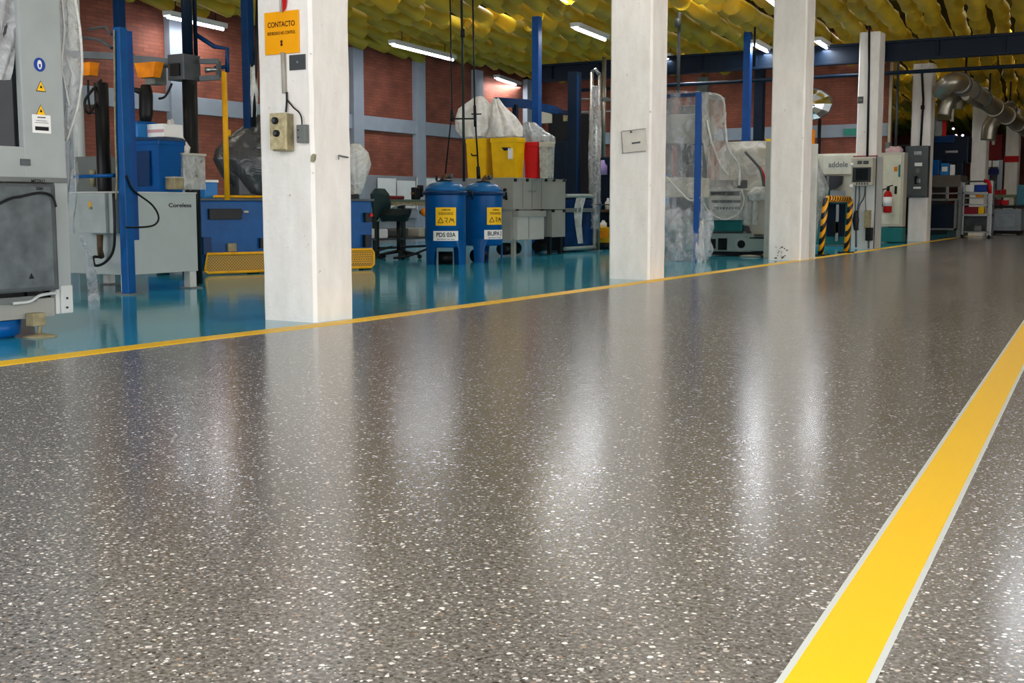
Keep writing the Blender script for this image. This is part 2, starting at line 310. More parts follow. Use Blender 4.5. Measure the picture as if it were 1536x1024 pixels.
# ================================================================ SHELL
YW=29.; XW=-16.; ZC=4.15
LX=[(-5.37,-2),(-5.37,4),(-5.34,5.1),(-5.255,6.7),(-5.27,8.5),(-5.29,11),(-5.40,16),(-5.60,23),(-6.0,34),(-6.1,60)]   # painted edge line, follows the slab joint
def strip(path,w,z0,z1):
    mb=MB(); vs=[]
    for i,(x,y) in enumerate(path):
        for dx in (-w/2,w/2):
            for z in (z0,z1): vs.append((x+dx,y,z))
    fs=[]
    for i in range(len(path)-1):
        a=i*4;b=a+4; fs+=[(a+1,a+3,b+3,b+1),(a,a+1,b+1,b),(a+2,b+2,b+3,a+3),(a,b,b+2,a+2)]
    fs+=[(0,2,3,1),(len(vs)-4,len(vs)-3,len(vs)-1,len(vs)-2)]
    return mb.add(vs,fs)
tb=MB()   # teal half of the floor and terrazzo half share the bent joint
vt=[(x,y,0) for x,y in LX]; n=len(LX)
tb.add(vt+[(-17,y,0) for x,y in LX],[(i,i+1,n+i+1,n+i) for i in range(n-1)])
ob=struct('floor',tb,EPOX)
tb=MB(); tb.add(vt+[(10,y,0) for x,y in LX],[(i,n+i,n+i+1,i+1) for i in range(n-1)])
struct('floor_terrazzo',tb,TERR)
sl=strip([(x+.0,y) for x,y in LX],.165,0,.0025)
solo('edge_line',sl,YEL,'thin yellow painted line along the edge of the teal floor, beside the pillars','floor line')
a,b_=G(1168,1024),G(1310,1024); c_,d_=G(1536,478),G(1536,555)
# broad aisle stripe: direction from the two outer edges, parallel sides
la=(a,c_); lb=(b_,d_)
dirv=((c_-a).normalized()+(d_-b_).normalized()).normalized(); nv=V((dirv.y,-dirv.x,0))
o0=(a+b_)/2; w_a=(a-o0).dot(nv); w_b=(b_-o0).dot(nv)
o1=(c_+d_)/2
wl=((a-o0).dot(nv)+(c_-o0).dot(nv))/2; wr=((b_-o0).dot(nv)+(d_-o0).dot(nv))/2
st=T('aisle_stripe','broad yellow floor stripe with white borders running down the grey terrazzo','floor stripe',o0)
def sb(u0,u1,z1):
    mb=MB(); P=[o0+dirv*t+nv*u for t in (-4,0,3,7,12,30) for u in (u0,u1)]
    vs=[]; 
    for q in P: vs+=[(q.x,q.y,0),(q.x,q.y,z1)]
    fs=[]
    for i in range(5):
        k=i*4; fs+=[(k+1,k+3,k+7,k+5),(k,k+1,k+5,k+4),(k+2,k+6,k+7,k+3)]
    fs+=[(0,2,3,1),(20,21,23,22)]
    return mb.add(vs,fs)
bw=.012
st.p('yellow_band',sb(wl+bw,wr-bw,.0020),YEL)
st.p('white_border',sb(wl,wl+bw,.0024),WHT,label='white border on the left side')
st.p('white_border',sb(wr-bw,wr,.0024),WHT,label='white border on the right side')
# walls
struct('wall_left',MB().box((XW-.3,-2,0),(XW,YW+.3,5)),BRY)
struct('wall_back',MB().box((XW,YW,0),(-6.75,YW+.3,5)),BRX)
struct('shade_wall_right',MB().box((10,20,0),(10.3,60,5)),wains)  # unseen wall, added here to shade the far end from the world light
struct('wall_far',MB().box((-16,60,0),(10,60.3,5)),BRX)
struct('wall_far_left',MB().box((-16.3,YW+.3,0),(-16,60,5)),BRY)
struct('baseboard_left',MB().box((XW,-2,0),(XW+.05,YW,.9)),wains)
struct('baseboard_back',MB().box((XW+.05,YW-.05,0),(-6.75,YW,1.2)),wains)
t=0
for z0,z1 in ((2.46,2.76),):
    struct('trim_1',MB().box((XW,-2,z0),(XW+.09,YW-.09,z1),.01),pale)
    struct('trim_2',MB().box((XW,YW-.09,z0),(-6.75,YW,z1),.01),pale)
k=3
for y in [5.6,8.1,10.6,13.1,15.35,18.0,20.5,22.83,25.35,27.9]:
    struct('trim_%d'%k,MB().box((XW,y,0),(XW+.14,y+.35,ZC),.012),pale); k+=1
for x in (-13.9,-11.5,-9.2):
    struct('trim_%d'%k,MB().box((x,YW-.14,0),(x+.28,YW,ZC-.1),.012),mgrey); k+=1
# roof deck and yellow barrel tiles below it
struct('ceiling_deck',MB().box((-16.3,-2,4.95),(10.3,60.3,5.05)),darkroof)
ct=MB(); rnd=random.Random(3); al=R(7.2); du=V((-math.sin(al),math.cos(al),0)); dv=V((math.cos(al),math.sin(al),0))
NSEG=10; LT=.84; PT=.92; PV=.37
def inreg(p): return -15.8<p.x<6.5 and 4<p.y<58 and not(YW-.35<p.y<YW+.65 and p.x<-6) and not(p.y>YW and p.x<-15.3)
for i in range(-70,88):
    ph=rnd.uniform(0,1.0); rz_=rnd.uniform(-.04,.04)
    for j in range(0,72):
        c=dv*(i*PV)+du*(j*PT+ph); c.x-=1.0
        if rnd.random()<.03 or not inreg(c) or (c.y>34 and c.x<-13): continue
        r=.140*rnd.uniform(.88,1.12); c=c+dv*rnd.uniform(-.03,.03); L_=LT*rnd.uniform(.94,1.06); tilt=-rnd.uniform(.02,.11); z=ZC+.12+rnd.uniform(-.02,.02)+(.09 if i%2 else 0)+rz_+.03*math.sin(i*.9+j*.37); yw_=rnd.uniform(-.10,.10)
        d=(du+dv*yw_).normalized(); s_=dv-du*yw_; vs=[]
        for e,rr in ((-.5,.78),(-.46,.80),(.5,1.12)):
            pc=c+d*(L_*e)+V((0,0,z-tilt*(-e)))
            for q in range(NSEG): tt=2*PI*q/NSEG; vs.append(pc+s_*(r*rr*math.cos(tt))+V((0,0,r*rr*math.sin(tt))))
        fs=[(k_*NSEG+q,k_*NSEG+(q+1)%NSEG,(k_+1)*NSEG+(q+1)%NSEG,(k_+1)*NSEG+q) for k_ in (0,1) for q in range(NSEG)]
        ct.add(vs,fs,True); pc=c-d*(L_*.40)+V((0,0,z-tilt*.4)); vs=vs[:NSEG]+[pc+s_*(r*.6*math.cos(2*PI*q/NSEG))+V((0,0,r*.6*math.sin(2*PI*q/NSEG))) for q in range(NSEG)]
        ct.add(vs,[(q,NSEG+q,NSEG+(q+1)%NSEG,(q+1)%NSEG) for q in range(NSEG)]+[tuple(NSEG+q for q in reversed(range(NSEG)))],False)
ceil_o=struct('ceiling',ct,TILE)
# blue roof truss crossing the hall
bt=T('roof_truss','dark blue steel beam crossing under the yellow tiles behind the fourth pillar','beam',(-4,24.4,3.62))
for z in (4.0,3.66): bt.p('flange',MB().box((-13.5,24.3,z-.025),(6,24.5,z+.025),.006),nblue)
bt.p('web',MB().box((-13.5,24.385,3.66),(6,24.415,4.0)),nblue)
for q in range(16): x=-13.2+q*1.2; bt.p('stiffener',MB().box((x-.01,24.31,3.68),(x+.01,24.49,3.98)),nblue)
pipe=MB().tube([(-13,25.2,3.5),(6,25.2,3.5)],.04); solo('roof_pipe',pipe,nblue,'blue pipe running behind the roof beam over the back pillars','pipe')
# ================================================================ PILLARS
def pillar(xr,y0,w,d,ztop,label,xl=None):
    mb=MB(); ch=.022; x0,x1,y1=xr-w,xr+.012,y0+d+.02
    prof=[(x0+ch,y0),(x1-ch,y0),(x1,y0+ch),(x1,y1-ch),(x1-ch,y1),(x0+ch,y1),(x0,y1-ch),(x0,y0+ch)]
    nz=26; vs=[]
    for i in range(nz+1):
        z=ztop*i/nz
        for j,(x,y) in enumerate(prof):
            jx=.006*noise.noise(V((x*3,y*3,z*4))) ; jy=.006*noise.noise(V((x*3+9,y*3,z*4))); vs.append((x+jx,y+jy,z))
    fs=[(i*8+j,i*8+(j+1)%8,(i+1)*8+(j+1)%8,(i+1)*8+j) for i in range(nz) for j in range(8)]
    fs+=[tuple(reversed(range(8))),tuple(nz*8+j for j in range(8))]; mb.add(vs,fs)
    return solo('pillar',mb,CONC,label,'pillar',group='white pillars along the aisle')
pillar(-5.40,6.5,.475,.41,4.5,'nearest white pillar, carrying the yellow sign and switch box')
pillar(-5.42,12.25,.49,.42,4.5,'second white pillar from the left, with a small plate at eye height')
PIL3=pillar(-5.43,17.9,.50,.42,4.5,'third white pillar from the left, scuffed at the foot')
def ppx(xl,xr,y0,d,ztop,lab):
    l=AY(xl,311,y0).x; r=AY(xr,311,y0+d).x-.012; pillar(r,y0,r-l+.0,d-.02,ztop,lab); return l,r+.012
P4=ppx(1281,1320,23.8,.45,4.15,'fourth white pillar, with the grey control screen mounted on it')
P5=ppx(1362,1397,29.6,.45,4.15,'fifth white pillar, with the dark grey switch cabinet')
P6=ppx(1453,1480,36.2,.5,4.15,'sixth white pillar, rising behind the shelf trolley')
P7=ppx(1504,1527,44.5,.5,4.15,'farthest white pillar, under the silver duct, with a red band')
def scuff(pts,m,par):
    P=[AY(x,y,17.893) for x,y in pts]; P+=[p+V((0,.006,0)) for p in P]; n=len(pts)
    o=mk('scuff_mark',MB().add(P,[tuple(reversed(range(n))),tuple(range(n,2*n))]+[(i,(i+1)%n,n+(i+1)%n,n+i) for i in range(n)]),m,Matrix.Translation(-par.location),par)
sm_=mat('scuff_brown',(92,80,66),.8)
for k_ in range(16):
    cx_=rnd.gauss(1171,5); cy2=rnd.gauss(378,6); rr=rnd.uniform(.7,2.4); scuff([(cx_+rr*rnd.uniform(.5,1.3)*math.cos(t*PI/3),min(388,cy2+rr*.6*rnd.uniform(.5,1.3)*math.sin(t*PI/3))) for t in range(6)],sm_,PIL3)
# ================================================================ LAMPS
C_=C
def lamp(p,q,label,power,two=True,group='fluorescent lamps under the yellow ceiling',area=True):
    p,q=V(p),V(q); d=(q-p); l=d.length; d.normalize(); rz=math.atan2(d.y,d.x); c=(p+q)/2
    t=T('fluorescent_lamp',label,'lamp',(c.x,c.y,c.z),rz,group)
    t.p('housing',MB().box((-l/2,-.09,.03),(l/2,.09,.10),.01),white,w=False)
    t.p('reflector',MB().bar((-l/2,-.075,.035),(l/2,-.075,.035),.01,.05).bar((-l/2,.075,.035),(l/2,.075,.035),.01,.05),white,w=False)
    k=2 if two else 1
    for i in range(k):
        x0=-l/2+.03+i*(l/k); x1=x0+l/k-.06
        t.p('tube',MB().tube([(x0,0,0),(x1,0,0)],.028),TUBE,w=False)
    for s_ in (-.35,.35): t.p('hanger_rod',MB().tube([(s_*l,0,.1),(s_*l,0,4.95-c.z)],.008,5),black,w=False)
    if area:
        ld=bpy.data.lights.new('lamp_light','AREA'); ld.shape='RECTANGLE'; ld.size=l; ld.size_y=.16; ld.energy=power; ld.color=(.93,.96,1.0)
        lo=bpy.data.objects.new('lamp_light',ld); C.objects.link(lo); lo.location=c-V((0,0,.05)); lo.rotation_euler=(0,0,rz); lo.parent=None
    return t
PW=60
zl=3.98
lamp(G(250,25,zl),G(336,44,zl),'leftmost lit double tube lamp, above the brick wall and the black column',PW*.5)
lamp(G(588,67,zl),G(680,90,zl),'lit double tube lamp right of the nearest pillar, over the brick wall',PW*.55)
lamp(G(745,118,zl),G(785,131,zl),'small lit lamp in the far corner above the white bags',PW*.8)
lamp(G(862,42,zl),G(908,60,zl),'lit lamp just left of the second pillar',PW*.6)
lamp(G(1000,87,zl),G(1035,103,zl),'lit lamp just right of the second pillar',PW*.8)
lamp(G(1130,67,zl),G(1160,82,zl),'lit lamp touching the left edge of the third pillar',PW*.8,False)
lamp(G(1226,63,zl),G(1250,78,zl),'lit lamp between the third and fourth pillars',PW*.8,False)
# lamps over the aisle and near bays (above the frame)
LAMPS=[]
for (u,v_,pw) in ((832,752,19),(1140,742,19),(1530,920,16)):
    g=G(u,v_); d=ray(u,v_); k=(zl)/abs(d.z); q=g+V((d.x,d.y,-d.z))*k; LAMPS.append((q.x,q.y,pw))

for i,(x,y,pw) in enumerate(LAMPS+[(-3.2,-.8,70),(1.5,1,70),(-9.9,2.2,40),(-9.8,35,15)]):
    lamp((x+.08,y-.7,zl+(.1 if i<3 else 0)),(x-.1,y+.7,zl+(.1 if i<3 else 0)),'lamp hanging over the grey aisle and bays',pw)
# unseen broad fill lights added above the tiles to brighten them
for x in (-13,-9,-5.5,-1.5):
    for y in (9,14,19,24,31,38,46):
        ld=bpy.data.lights.new('plenum_fill','AREA'); ld.shape='RECTANGLE'; ld.size=3.6; ld.size_y=4.5; ld.energy=34; ld.color=(1,.97,.9)
        lo=bpy.data.objects.new('plenum_fill',ld); C.objects.link(lo); lo.location=(x,y,4.9)
for x in (-12,-8,-4,0):  # narrow unseen lights added above the tiles for glints between rolls
    for y in (7.5,11.5,15.5,19.5,27,33,40):
        ld=bpy.data.lights.new('glint_fill','AREA'); ld.shape='RECTANGLE'; ld.size=1.2; ld.size_y=.15; ld.energy=42; ld.color=(1,.97,.9)
        lo=bpy.data.objects.new('glint_fill',ld); C.objects.link(lo); lo.location=(x+.7*math.sin(y),y,4.85)
# bright world added as fill, let in where walls are left out
W=bpy.data.worlds.new('World'); bpy.context.scene.world=W; W.use_nodes=True
W.node_tree.nodes['Background'].inputs[0].default_value=(.98,.98,1,1); W.node_tree.nodes['Background'].inputs[1].default_value=4.4
cam=bpy.data.cameras.new('camera'); cam.sensor_width=36; cam.lens=F/1536*36; cam.clip_end=200
co=bpy.data.objects.new('camera',cam); C.objects.link(co); co.location=(0,0,HC)
co.rotation_euler=(PI/2-pit,0,yaw); bpy.context.scene.camera=co
vs_=bpy.context.scene.view_settings; bpy.context.scene.display_settings.display_device='sRGB'
vs_.view_transform='Standard'; vs_.look='None'; vs_.gamma=1; vs_.use_curve_mapping=False; vs_.exposure=0.0
bpy.context.scene.cycles.max_bounces=8; bpy.context.scene.cycles.transparent_max_bounces=12
bpy.context.scene.cycles.sample_clamp_indirect=6
# ================================================================ ON THE NEAREST PILLAR (faces -Y at Y=6.5)
Y1=6.497
def onY(px,py,Y=Y1): return AY(px,py,Y)
p0=onY(398,20); p1=onY(450,79); cx=(p0.x+p1.x)/2
sg=T('warning_sign','orange yellow sign reading CONTACTO on the nearest white pillar','sign',(cx,Y1,p1.z))
sg.p('plate',MB().box((p0.x,Y1-.012,p1.z),(p1.x,Y1-.002,p0.z),.002),mat('sign_orange',(236,160,14),.45,0,.06))
sw=p1.x-p0.x; zc=lambda y:onY(424,y).z
sg.p('lettering',text_mb('CONTACTO',.05,faceY((cx,Y1-.012,zc(37)),.001),wid=sw*.8),mat('sign_brown_ink',(74,34,8),.6))
sg.p('small_lettering',text_mb('REFORZADO NO CONTROL',.03,faceY((cx,Y1-.012,zc(50)),.001),wid=sw*.82),MC['sign_brown_ink'])
sg.p('keyhole_symbol',MB().lathe((0,0,0),[(.001,-.001),(.009,-.001),(.009,.001),(.001,.001)],12).v and MB().add([faceY((cx,Y1-.012,zc(65)),.001)@V((.011*math.cos(t*PI/6),.011*math.sin(t*PI/6)+o_,0)) for o_ in (0.010,-.010) for t in range(12)],[tuple(range(12)),tuple(range(12,24))]),MC['sign_brown_ink'])
r0=onY(423,0)
rr=T('ceiling_tag','red tag strip hanging above the CONTACTO sign','tag',(r0.x,Y1,onY(424,18).z))
rr.p('ribbon',MB().add([onY(423,-8,Y1-.012),onY(431,-8,Y1-.012),onY(429,12,Y1-.012),onY(424,20,Y1-.012),onY(423,-8,Y1-.006),onY(431,-8,Y1-.006),onY(429,12,Y1-.006),onY(424,20,Y1-.006)],[(0,3,2,1),(4,5,6,7),(0,1,5,4),(1,2,6,5),(2,3,7,6),(3,0,4,7)]),red)
# conduit
def cy_(px): return onY(px,150).x
cd=T('wall_conduit','grey conduit running down the nearest pillar to the switch box','conduit',(cy_(429),Y1,onY(430,140).z))
cd.p('upper_pipe',MB().tube([(cy_(426),Y1-.014,onY(426,-12).z),(cy_(426),Y1-.014,onY(426,19).z)],.008),mat('grey_pvc',(160,156,144),.5))
cd.p('pipe',MB().tube([(cy_(428),Y1-.016,onY(428,79).z),(cy_(429),Y1-.016,onY(429,140).z)],.016),mat('grey_pvc',(160,156,144),.5))
cd.p('cable',MB().tube(curve([onY(430,138,Y1-.015),onY(430,152,Y1-.015),onY(429,168,Y1-.02)]),.007),black)
cd.p('cable',MB().tube(curve([onY(431,150,Y1-.015),onY(440,161,Y1-.02),onY(448,168,Y1-.02),onY(452,176,Y1-.02),onY(453,187,Y1-.025)]),.005),black)
q0,q1=onY(435,83),onY(459,104)
tg=T('pillar_plate','small dark plate with a round mark beside the conduit on the nearest pillar','plate',(q0.x,Y1,q1.z))
tg.p('backing',MB().box((q0.x,Y1-.01,q1.z),(q1.x,Y1-.001,q0.z),.002),dgrey)
tg.p('round_mark',MB().tube([onY(446,93,Y1-.014),onY(446,93,Y1-.008)],.008),mgrey)
# switch box: body with protruding cover
s0,s1=onY(406,170,Y1-.10),onY(430,226,Y1-.10)
sx=T('switch_box','dirty beige two button switch box on the nearest white pillar','switch box',(s0.x,Y1,s1.z))
sx.p('housing',MB().box((s0.x,Y1-.09,s1.z),(onY(441,200).x,Y1,s0.z),.012),olive)
sx.p('cover_plate',MB().box((s0.x-.006,Y1-.108,s1.z+.01),(s1.x,Y1-.088,s0.z),.006),mat('worn_tan_cover',(176,164,128),.45,.1,.35,18))
for yy in (181,200):
    b0=onY(414 if yy==181 else 416,yy,Y1-.108)
    k_=sx.p('push_button',MB().tube([b0+V((0,.0,0)),b0-V((0,.022,0))],.023,16),black)
    sx.p('button_cap',MB().tube([b0-V((0,.018,0)),b0-V((0,.03,0))],.014,14),dgrey,k_)
j0,j1=onY(444,187,Y1-.05),onY(456,214,Y1-.05)
jb=T('junction_box','small grey junction box right of the switch box on the nearest pillar','junction box',(j0.x,Y1,j1.z))
jb.p('housing',MB().box((j0.x,Y1-.05,j1.z),(j1.x+.006,Y1,j0.z),.008),mgrey)
for zz in (.3,.7): jb.p('screw',MB().tube([(j0.x+.02,Y1-.05,j1.z*zz+j0.z*(1-zz)),(j0.x+.02,Y1-.055,j1.z*zz+j0.z*(1-zz))],.005,8),black)
# chips in the pillar corner
solo('corner_scar',MB().obox(AX(470,237,-5.384)+V((0,0,0)),(.012,.02,.022),.4,.5,.3),mat('bare_concrete',(150,146,120),.8),'greenish chip scar on the near corner of the nearest pillar','chip')
nl=MB(); a1,a2=AX(508,233,-5.37),AX(522,236,-5.37); nl.tube([a1,a2],.006,6).tube([a1,a1+V((0,0,-.03))],.004,6); solo('anchor_hook',nl,mgrey,'short metal hook stub on the right face of the nearest pillar','hook')
# second pillar plate
def pl(name,x0,y0,x1,y1,Y,m,label,cat,th=.012,tilt=0,extra=None):
    a_,b2=AY(x0,y0,Y),AY(x1,y1,Y); c=(a_+b2)/2; h=(abs(b2.x-a_.x)/2,th/2,abs(a_.z-b2.z)/2)
    t=T(name,label,cat,(c.x,Y-th/2,min(a_.z,b2.z))); t.p('panel',MB().obox((c.x,Y-th/2-.001,c.z),h,ry=tilt,bev=.002),m)
    return t,c,h
t_,c,h=pl('wall_plate',934,197,969,229,12.24,mat('aged_plate',(204,200,190),.55),'tilted pale square plate screwed to the second pillar','plate',tilt=-.06)
t_.p('rim',MB().bar((c.x-h[0],12.222,c.z+h[2]),(c.x+h[0],12.222,c.z+h[2]+.02),.006).bar((c.x-h[0],12.222,c.z-h[2]),(c.x+h[0],12.222,c.z-h[2]+.02),.006).bar((c.x-h[0]-.008,12.222,c.z+h[2]),(c.x-h[0]+.012,12.222,c.z-h[2]),.006),mgrey)
t_.p('slot',MB().obox((c.x+.03,12.22,c.z-.01),(.05,.004,.009),ry=-.1),dgrey)
t_.p('screw',MB().tube([(c.x-.03,12.222,c.z+h[2]-.01),(c.x-.03,12.21,c.z+h[2]-.01)],.012,8),dgrey)
# ================================================================ LEFT ENCLOSURE (front face X=-6.35)
XF=-6.35; YE=5.23
def fx(px,py): return AX(px,py,XF)
z220=fx(30,220).z; yw=fx(33,150).y
cn=T('machine_enclosure','large light grey machine cabinet with a dark window at the left edge','machine',(XF,4.6,0))
body=MB(); body.box((-7.9,3.2,.36),(XF-.10,YE-.02,2.75)); cn.p('body',body,mgrey)
pan=MB(); pan.box((XF-.10,yw,.98),(XF,YE-.0,2.75),.01); pan.box((XF-.10,3.2,.98),(XF,yw,z220-.0)); pan.box((XF-.10,YE-.10,.26),(XF,YE,.98),.004)
cn.p('door_frame',pan,grey)
cn.p('window',MB().box((XF-.06,3.2,z220),(XF-.045,yw,2.75)),mat('smoked_window',(20,24,26),.12,0,.4))
cu=MB().sheet([AX(-14,y,XF-.03) for y in range(-20,121,10)],[AX(31+2*math.sin(y*.07)-(max(0,y-60))*.32,y,XF-.03) for y in range(-20,121,10)],n=14,amp=.012,seed=2,nrm=V((1,0,0)))
cn.p('plastic_curtain',cu,film('window_film',(196,198,200),.62,.2,12.))
cn.p('ledge',MB().box((XF-.1,3.2,.955),(XF+.02,YE-.01,.985),.004),mgrey)
cn.p('latch_plate',MB().box((XF,fx(30,240).y,fx(30,243).z-.02),(XF+.012,fx(44,240).y,fx(30,238).z),.002),dgrey)
lb=T('control_cabinet','dark grey worn metal cabinet set under the window of the left machine','cabinet',(XF+.06,4.5,.28))
lb.p('housing',MB().box((XF+.002,3.2,.285),(XF+.09,AX(86,350,XF+.09).y,.945),.015),dgrey)
lb.p('door',MB().box((XF+.09,3.3,.31),(XF+.10,AX(79,350,XF+.1).y,.925),.006),mat('scuffed_grey_door',(86,92,94),.5,.1,.3,9,.1))
c0=AX(61,279,XF+.1); lb.p('lettering',text_mb('METRO',.03,faceX((XF+.1,AX(57,272,XF+.1).y,AX(57,272,XF+.1).z),.002),wid=.10),ink); lb.p('lettering',text_mb('500',.025,faceX((XF+.1,AX(59,283,XF+.1).y,AX(59,283,XF+.1).z),.002),wid=.05),ink)
lb.p('cable',MB().tube(curve([AX(0,305,XF+.13),AX(18,297,XF+.125),AX(30,295,XF+.12),AX(60,289,XF+.12),AX(78,294,XF+.12),AX(84,310,XF+.12)]),.008),black)
lb.p('arrow_mark',tri(faceX(tuple(AX(47,414,XF+.1)),.002),.02),ink)
fr=cn
def bz(py): return AX(80,py,XF).z
ye=AX(82,450,XF).y
fr.p('side_beam',MB().box((XF-.06,3.2,bz(474)),(XF,ye,bz(446)),.005),wgrey)
fr.p('top_rail',MB().box((XF-.02,3.2,bz(450)+.0),(XF+.02,AX(52,445,XF).y,bz(441)),.003),mgrey)
fr.p('clamp_rod',MB().tube(curve([AX(20,455,XF+.03),AX(45,452,XF+.03),AX(60,443,XF+.03),AX(84,439,XF+.03)]),.010),white)
fr.p('end_bracket',MB().box((XF-.08,AX(91,450,XF).y,AX(95,470,XF).z),(XF+.006,AX(109,450,XF).y,AX(95,428,XF).z),.01),white)
fr.p('end_strip',MB().box((XF-.05,AX(84,450,XF).y,AX(95,470,XF).z),(XF+.0,AX(90,450,XF).y,AX(95,432,XF).z),.004),white)
for yy in (447,461): fr.p('bolt',MB().tube([AX(101,yy,XF+.004),AX(101,yy,XF+.014)],.008,8),black)
fr.p('crossmember',MB().box((-7.9,3.2,.12),(XF-.07,3.35,.36)).box((-7.9,4.95,.12),(XF-.07,5.1,.36)).box((-7.9,3.2,.2),(XF-.09,5.2,.36)),black)
fp=G(60,505)
fr.p('levelling_foot',MB().box((fp.x-.05,fp.y-.06,.07),(fp.x+.02,fp.y+.035,.15),.006).tube([(fp.x,fp.y,.01),(fp.x,fp.y,.1)],.013),olive)
fr.p('foot_pad',MB().lathe((fp.x,fp.y,0),[(.10,0),(.10,.006),(.05,.016),(.02,.022)],20),olive)
fr.p('leg',MB().box((-7.8,4.9,0),(-7.6,5.1,.12)),black); fr.p('leg',MB().box((-7.8,3.3,0),(-7.6,3.5,.12)),black); fr.p('leg',MB().box((-6.5,3.3,0),(-6.4,3.5,.12)),black)
bx=AX(10,490,XF-.2); solo('drip_tray',MB().lathe((bx.x,bx.y-.15,.0),[(.16,.0),(.2,.02),(.21,.11),(.19,.11)],20),bblue,'blue tray on the floor under the left machine','tray')
# stickers on the frame
def disc(M,r,n=24,z=0,sx=1): return MB().add([M@V((r*sx*math.cos(2*PI*i/n),r*math.sin(2*PI*i/n),z)) for i in range(n)],[tuple(range(n))])
q=fx(59,97); s=T('round_sticker','round blue and white mandatory sticker on the left machine frame','sticker',q)
s.p('disc',disc(faceX(q,.002),.043),mat('sticker_blue',(26,62,140),.5)); s.p('symbol',disc(faceX(q,.003),.028,sx=.62),paper); s.p('figure',MB().add([faceX(q,.004)@V(p) for p in ((-.006,-.018,0),(.006,-.018,0),(.008,.004,0),(-.008,.004,0))],[(0,1,2,3)]),MC['sticker_blue'])
for y_,lab in ((130,'upper triangular yellow warning sticker on the left machine frame'),(166,'lower triangular yellow warning sticker just above the white data label')):
    q=fx(61,y_); s=T('warning_sticker',lab,'sticker',q); s.p('border',tri(faceX(q,.002),.038),ink); s.p('triangle',tri(faceX(q,.003),.032),syel); s.p('symbol',tri(faceX(q,.004),.011),ink)
q=fx(62,186); s=T('data_label','white data label with small print and barcode on the left machine frame','label',q)
s.p('sheet',MB().box((XF+.001,q.y-.068,q.z-.056),(XF+.004,q.y+.068,q.z+.056)),paper)
for i,(zz,w_,h_) in enumerate(((.04,.03,.003),(.02,.04,.0015),(.008,.05,.0015),(-.028,.05,.012))): s.p('print_line',MB().box((XF+.004,q.y-w_,q.z+zz-h_),(XF+.005,q.y+w_,q.z+zz+h_)),ink if i!=2 else dgrey)
# plastic hanging at the end of the enclosure
YP=5.32
prof=[(-10,84,108),(0,85,112),(25,86,116),(50,87,120),(80,88,124),(110,89,125),(140,91,123),(165,93,117),(190,95,108),(212,97,100)]
sh=MB().sheet([AY(l,y,YP) for y,l,r in prof],[AY(r,y,YP+.25) for y,l,r in prof],n=16,amp=.035,seed=4)
ps=T('plastic_sheet','crumpled clear plastic sheet hanging off the end of the left machine','plastic sheet',(AY(100,212,YP).x,YP,1.1))
so=ps.p('film',sh,film('hanging_film',(190,194,196),.55,.15,9.))
ps.p('fold',MB().tube(curve([AY(112,-5,YP),AY(120,45,YP),AY(123,110,YP+.05),AY(115,165,YP+.05),AY(99,212,YP)]),.009),fmilk)
ps.p('fold',MB().tube(curve([AY(92,-5,YP),AY(96,45,YP),AY(93,100,YP),AY(104,160,YP)]),.007),fmilk)
ps2=MB().sheet([AY(98,y,5.9) for y in range(150,360,20)],[AY(117+3*math.sin(y*.05),y,6.0) for y in range(150,360,20)],n=8,amp=.02,seed=9)
T('plastic_sheet','narrow clear plastic strip hanging below the crumpled sheet by the left machine','plastic sheet',AY(108,350,5.95)).p('film',ps2,film('thin_film',(190,194,196),.35,.15,9.))
# ================================================================ WHITE CABINET "Coreless"
XC=-8.78; YC=7.86; yE=AX(297,400,XC).y
def cz(py,px=240): return AX(px,py,XC).z
zt=AX(190,287,XC).z
cb=T('coil_cabinet','low white metal cabinet marked Coreless behind the blue square post','cabinet',(XC-.5,YC+.4,0))
cb.p('body',MB().box((-10.1,YC,.17),(XC-.006,yE-.01,zt-.01),.01),grey)
cb.p('front_panel',MB().box((XC-.008,YC+.005,.17),(XC,yE,zt-.012),.004),mat('cabinet_white',(166,174,171),.42,0,.06,3))
cb.p('top_plate',MB().box((-10.1,YC-.01,zt-.012),(XC+.008,yE+.005,zt),.003),white)
tq=AX(270,308,XC); cb.p('lettering',text_mb('Coreless',.055,faceX((XC,tq.y,tq.z),.002),wid=AX(287,308,XC).y-AX(253,308,XC).y),ink)
for (x,y) in ((XC-.05,yE-.06),(XC-.05,YC+.06),(-10.0,YC+.06),(-10.0,yE-.06)):
    l_=cb.p('leg',MB().box((x-.04,y-.045,0.01),(x+.04,y+.045,.17),.004),white); cb.p('foot_plate',MB().box((x-.07,y-.08,0),(x+.09,y+.08,.012),.003),mgrey,l_)
b0,b1=AY(117,290,YC-.14),AY(159,350,YC-.14)
jb=T('terminal_box','grey terminal box with a yellow oval sticker on the side of the white cabinet','terminal box',(b0.x,YC-.1,b1.z))
jb.p('housing',MB().box((b0.x,YC-.14,b1.z),(b1.x,YC-.012,b0.z),.008),mat('terminal_grey',(146,152,150),.45)); jb.p('side_flange',MB().box((b1.x,YC-.10,b1.z),(b1.x+.09,YC-.012,b0.z),.004),grey)
q=AY(135,307,YC-.14); jb.p('sticker',disc(faceY(q,.002),.035,sx=.6),mat('amber_sticker',(200,150,40),.5))
jb.p('knob',MB().tube([AY(135,312,YC-.14),AY(135,312,YC-.16)],.012),olive)
jb.p('socket',MB().tube([AY(150,352,YC-.1),AY(150,375,YC-.1),AY(152,385,YC-.06)],[.03,.026,.03]),rust)
hs=T('power_cable','black cable looping out of the grey terminal box','cable',AY(150,385,YC-.1)); hs.p('cable',MB().tube(curve([AY(170,290,YC-.2),AY(172,340,YC-.22),AY(170,375,YC-.2),AY(158,393,YC-.2),AY(143,398,YC-.18),AY(140,386,YC-.15),AY(147,385,YC-.1)]),.013),black)
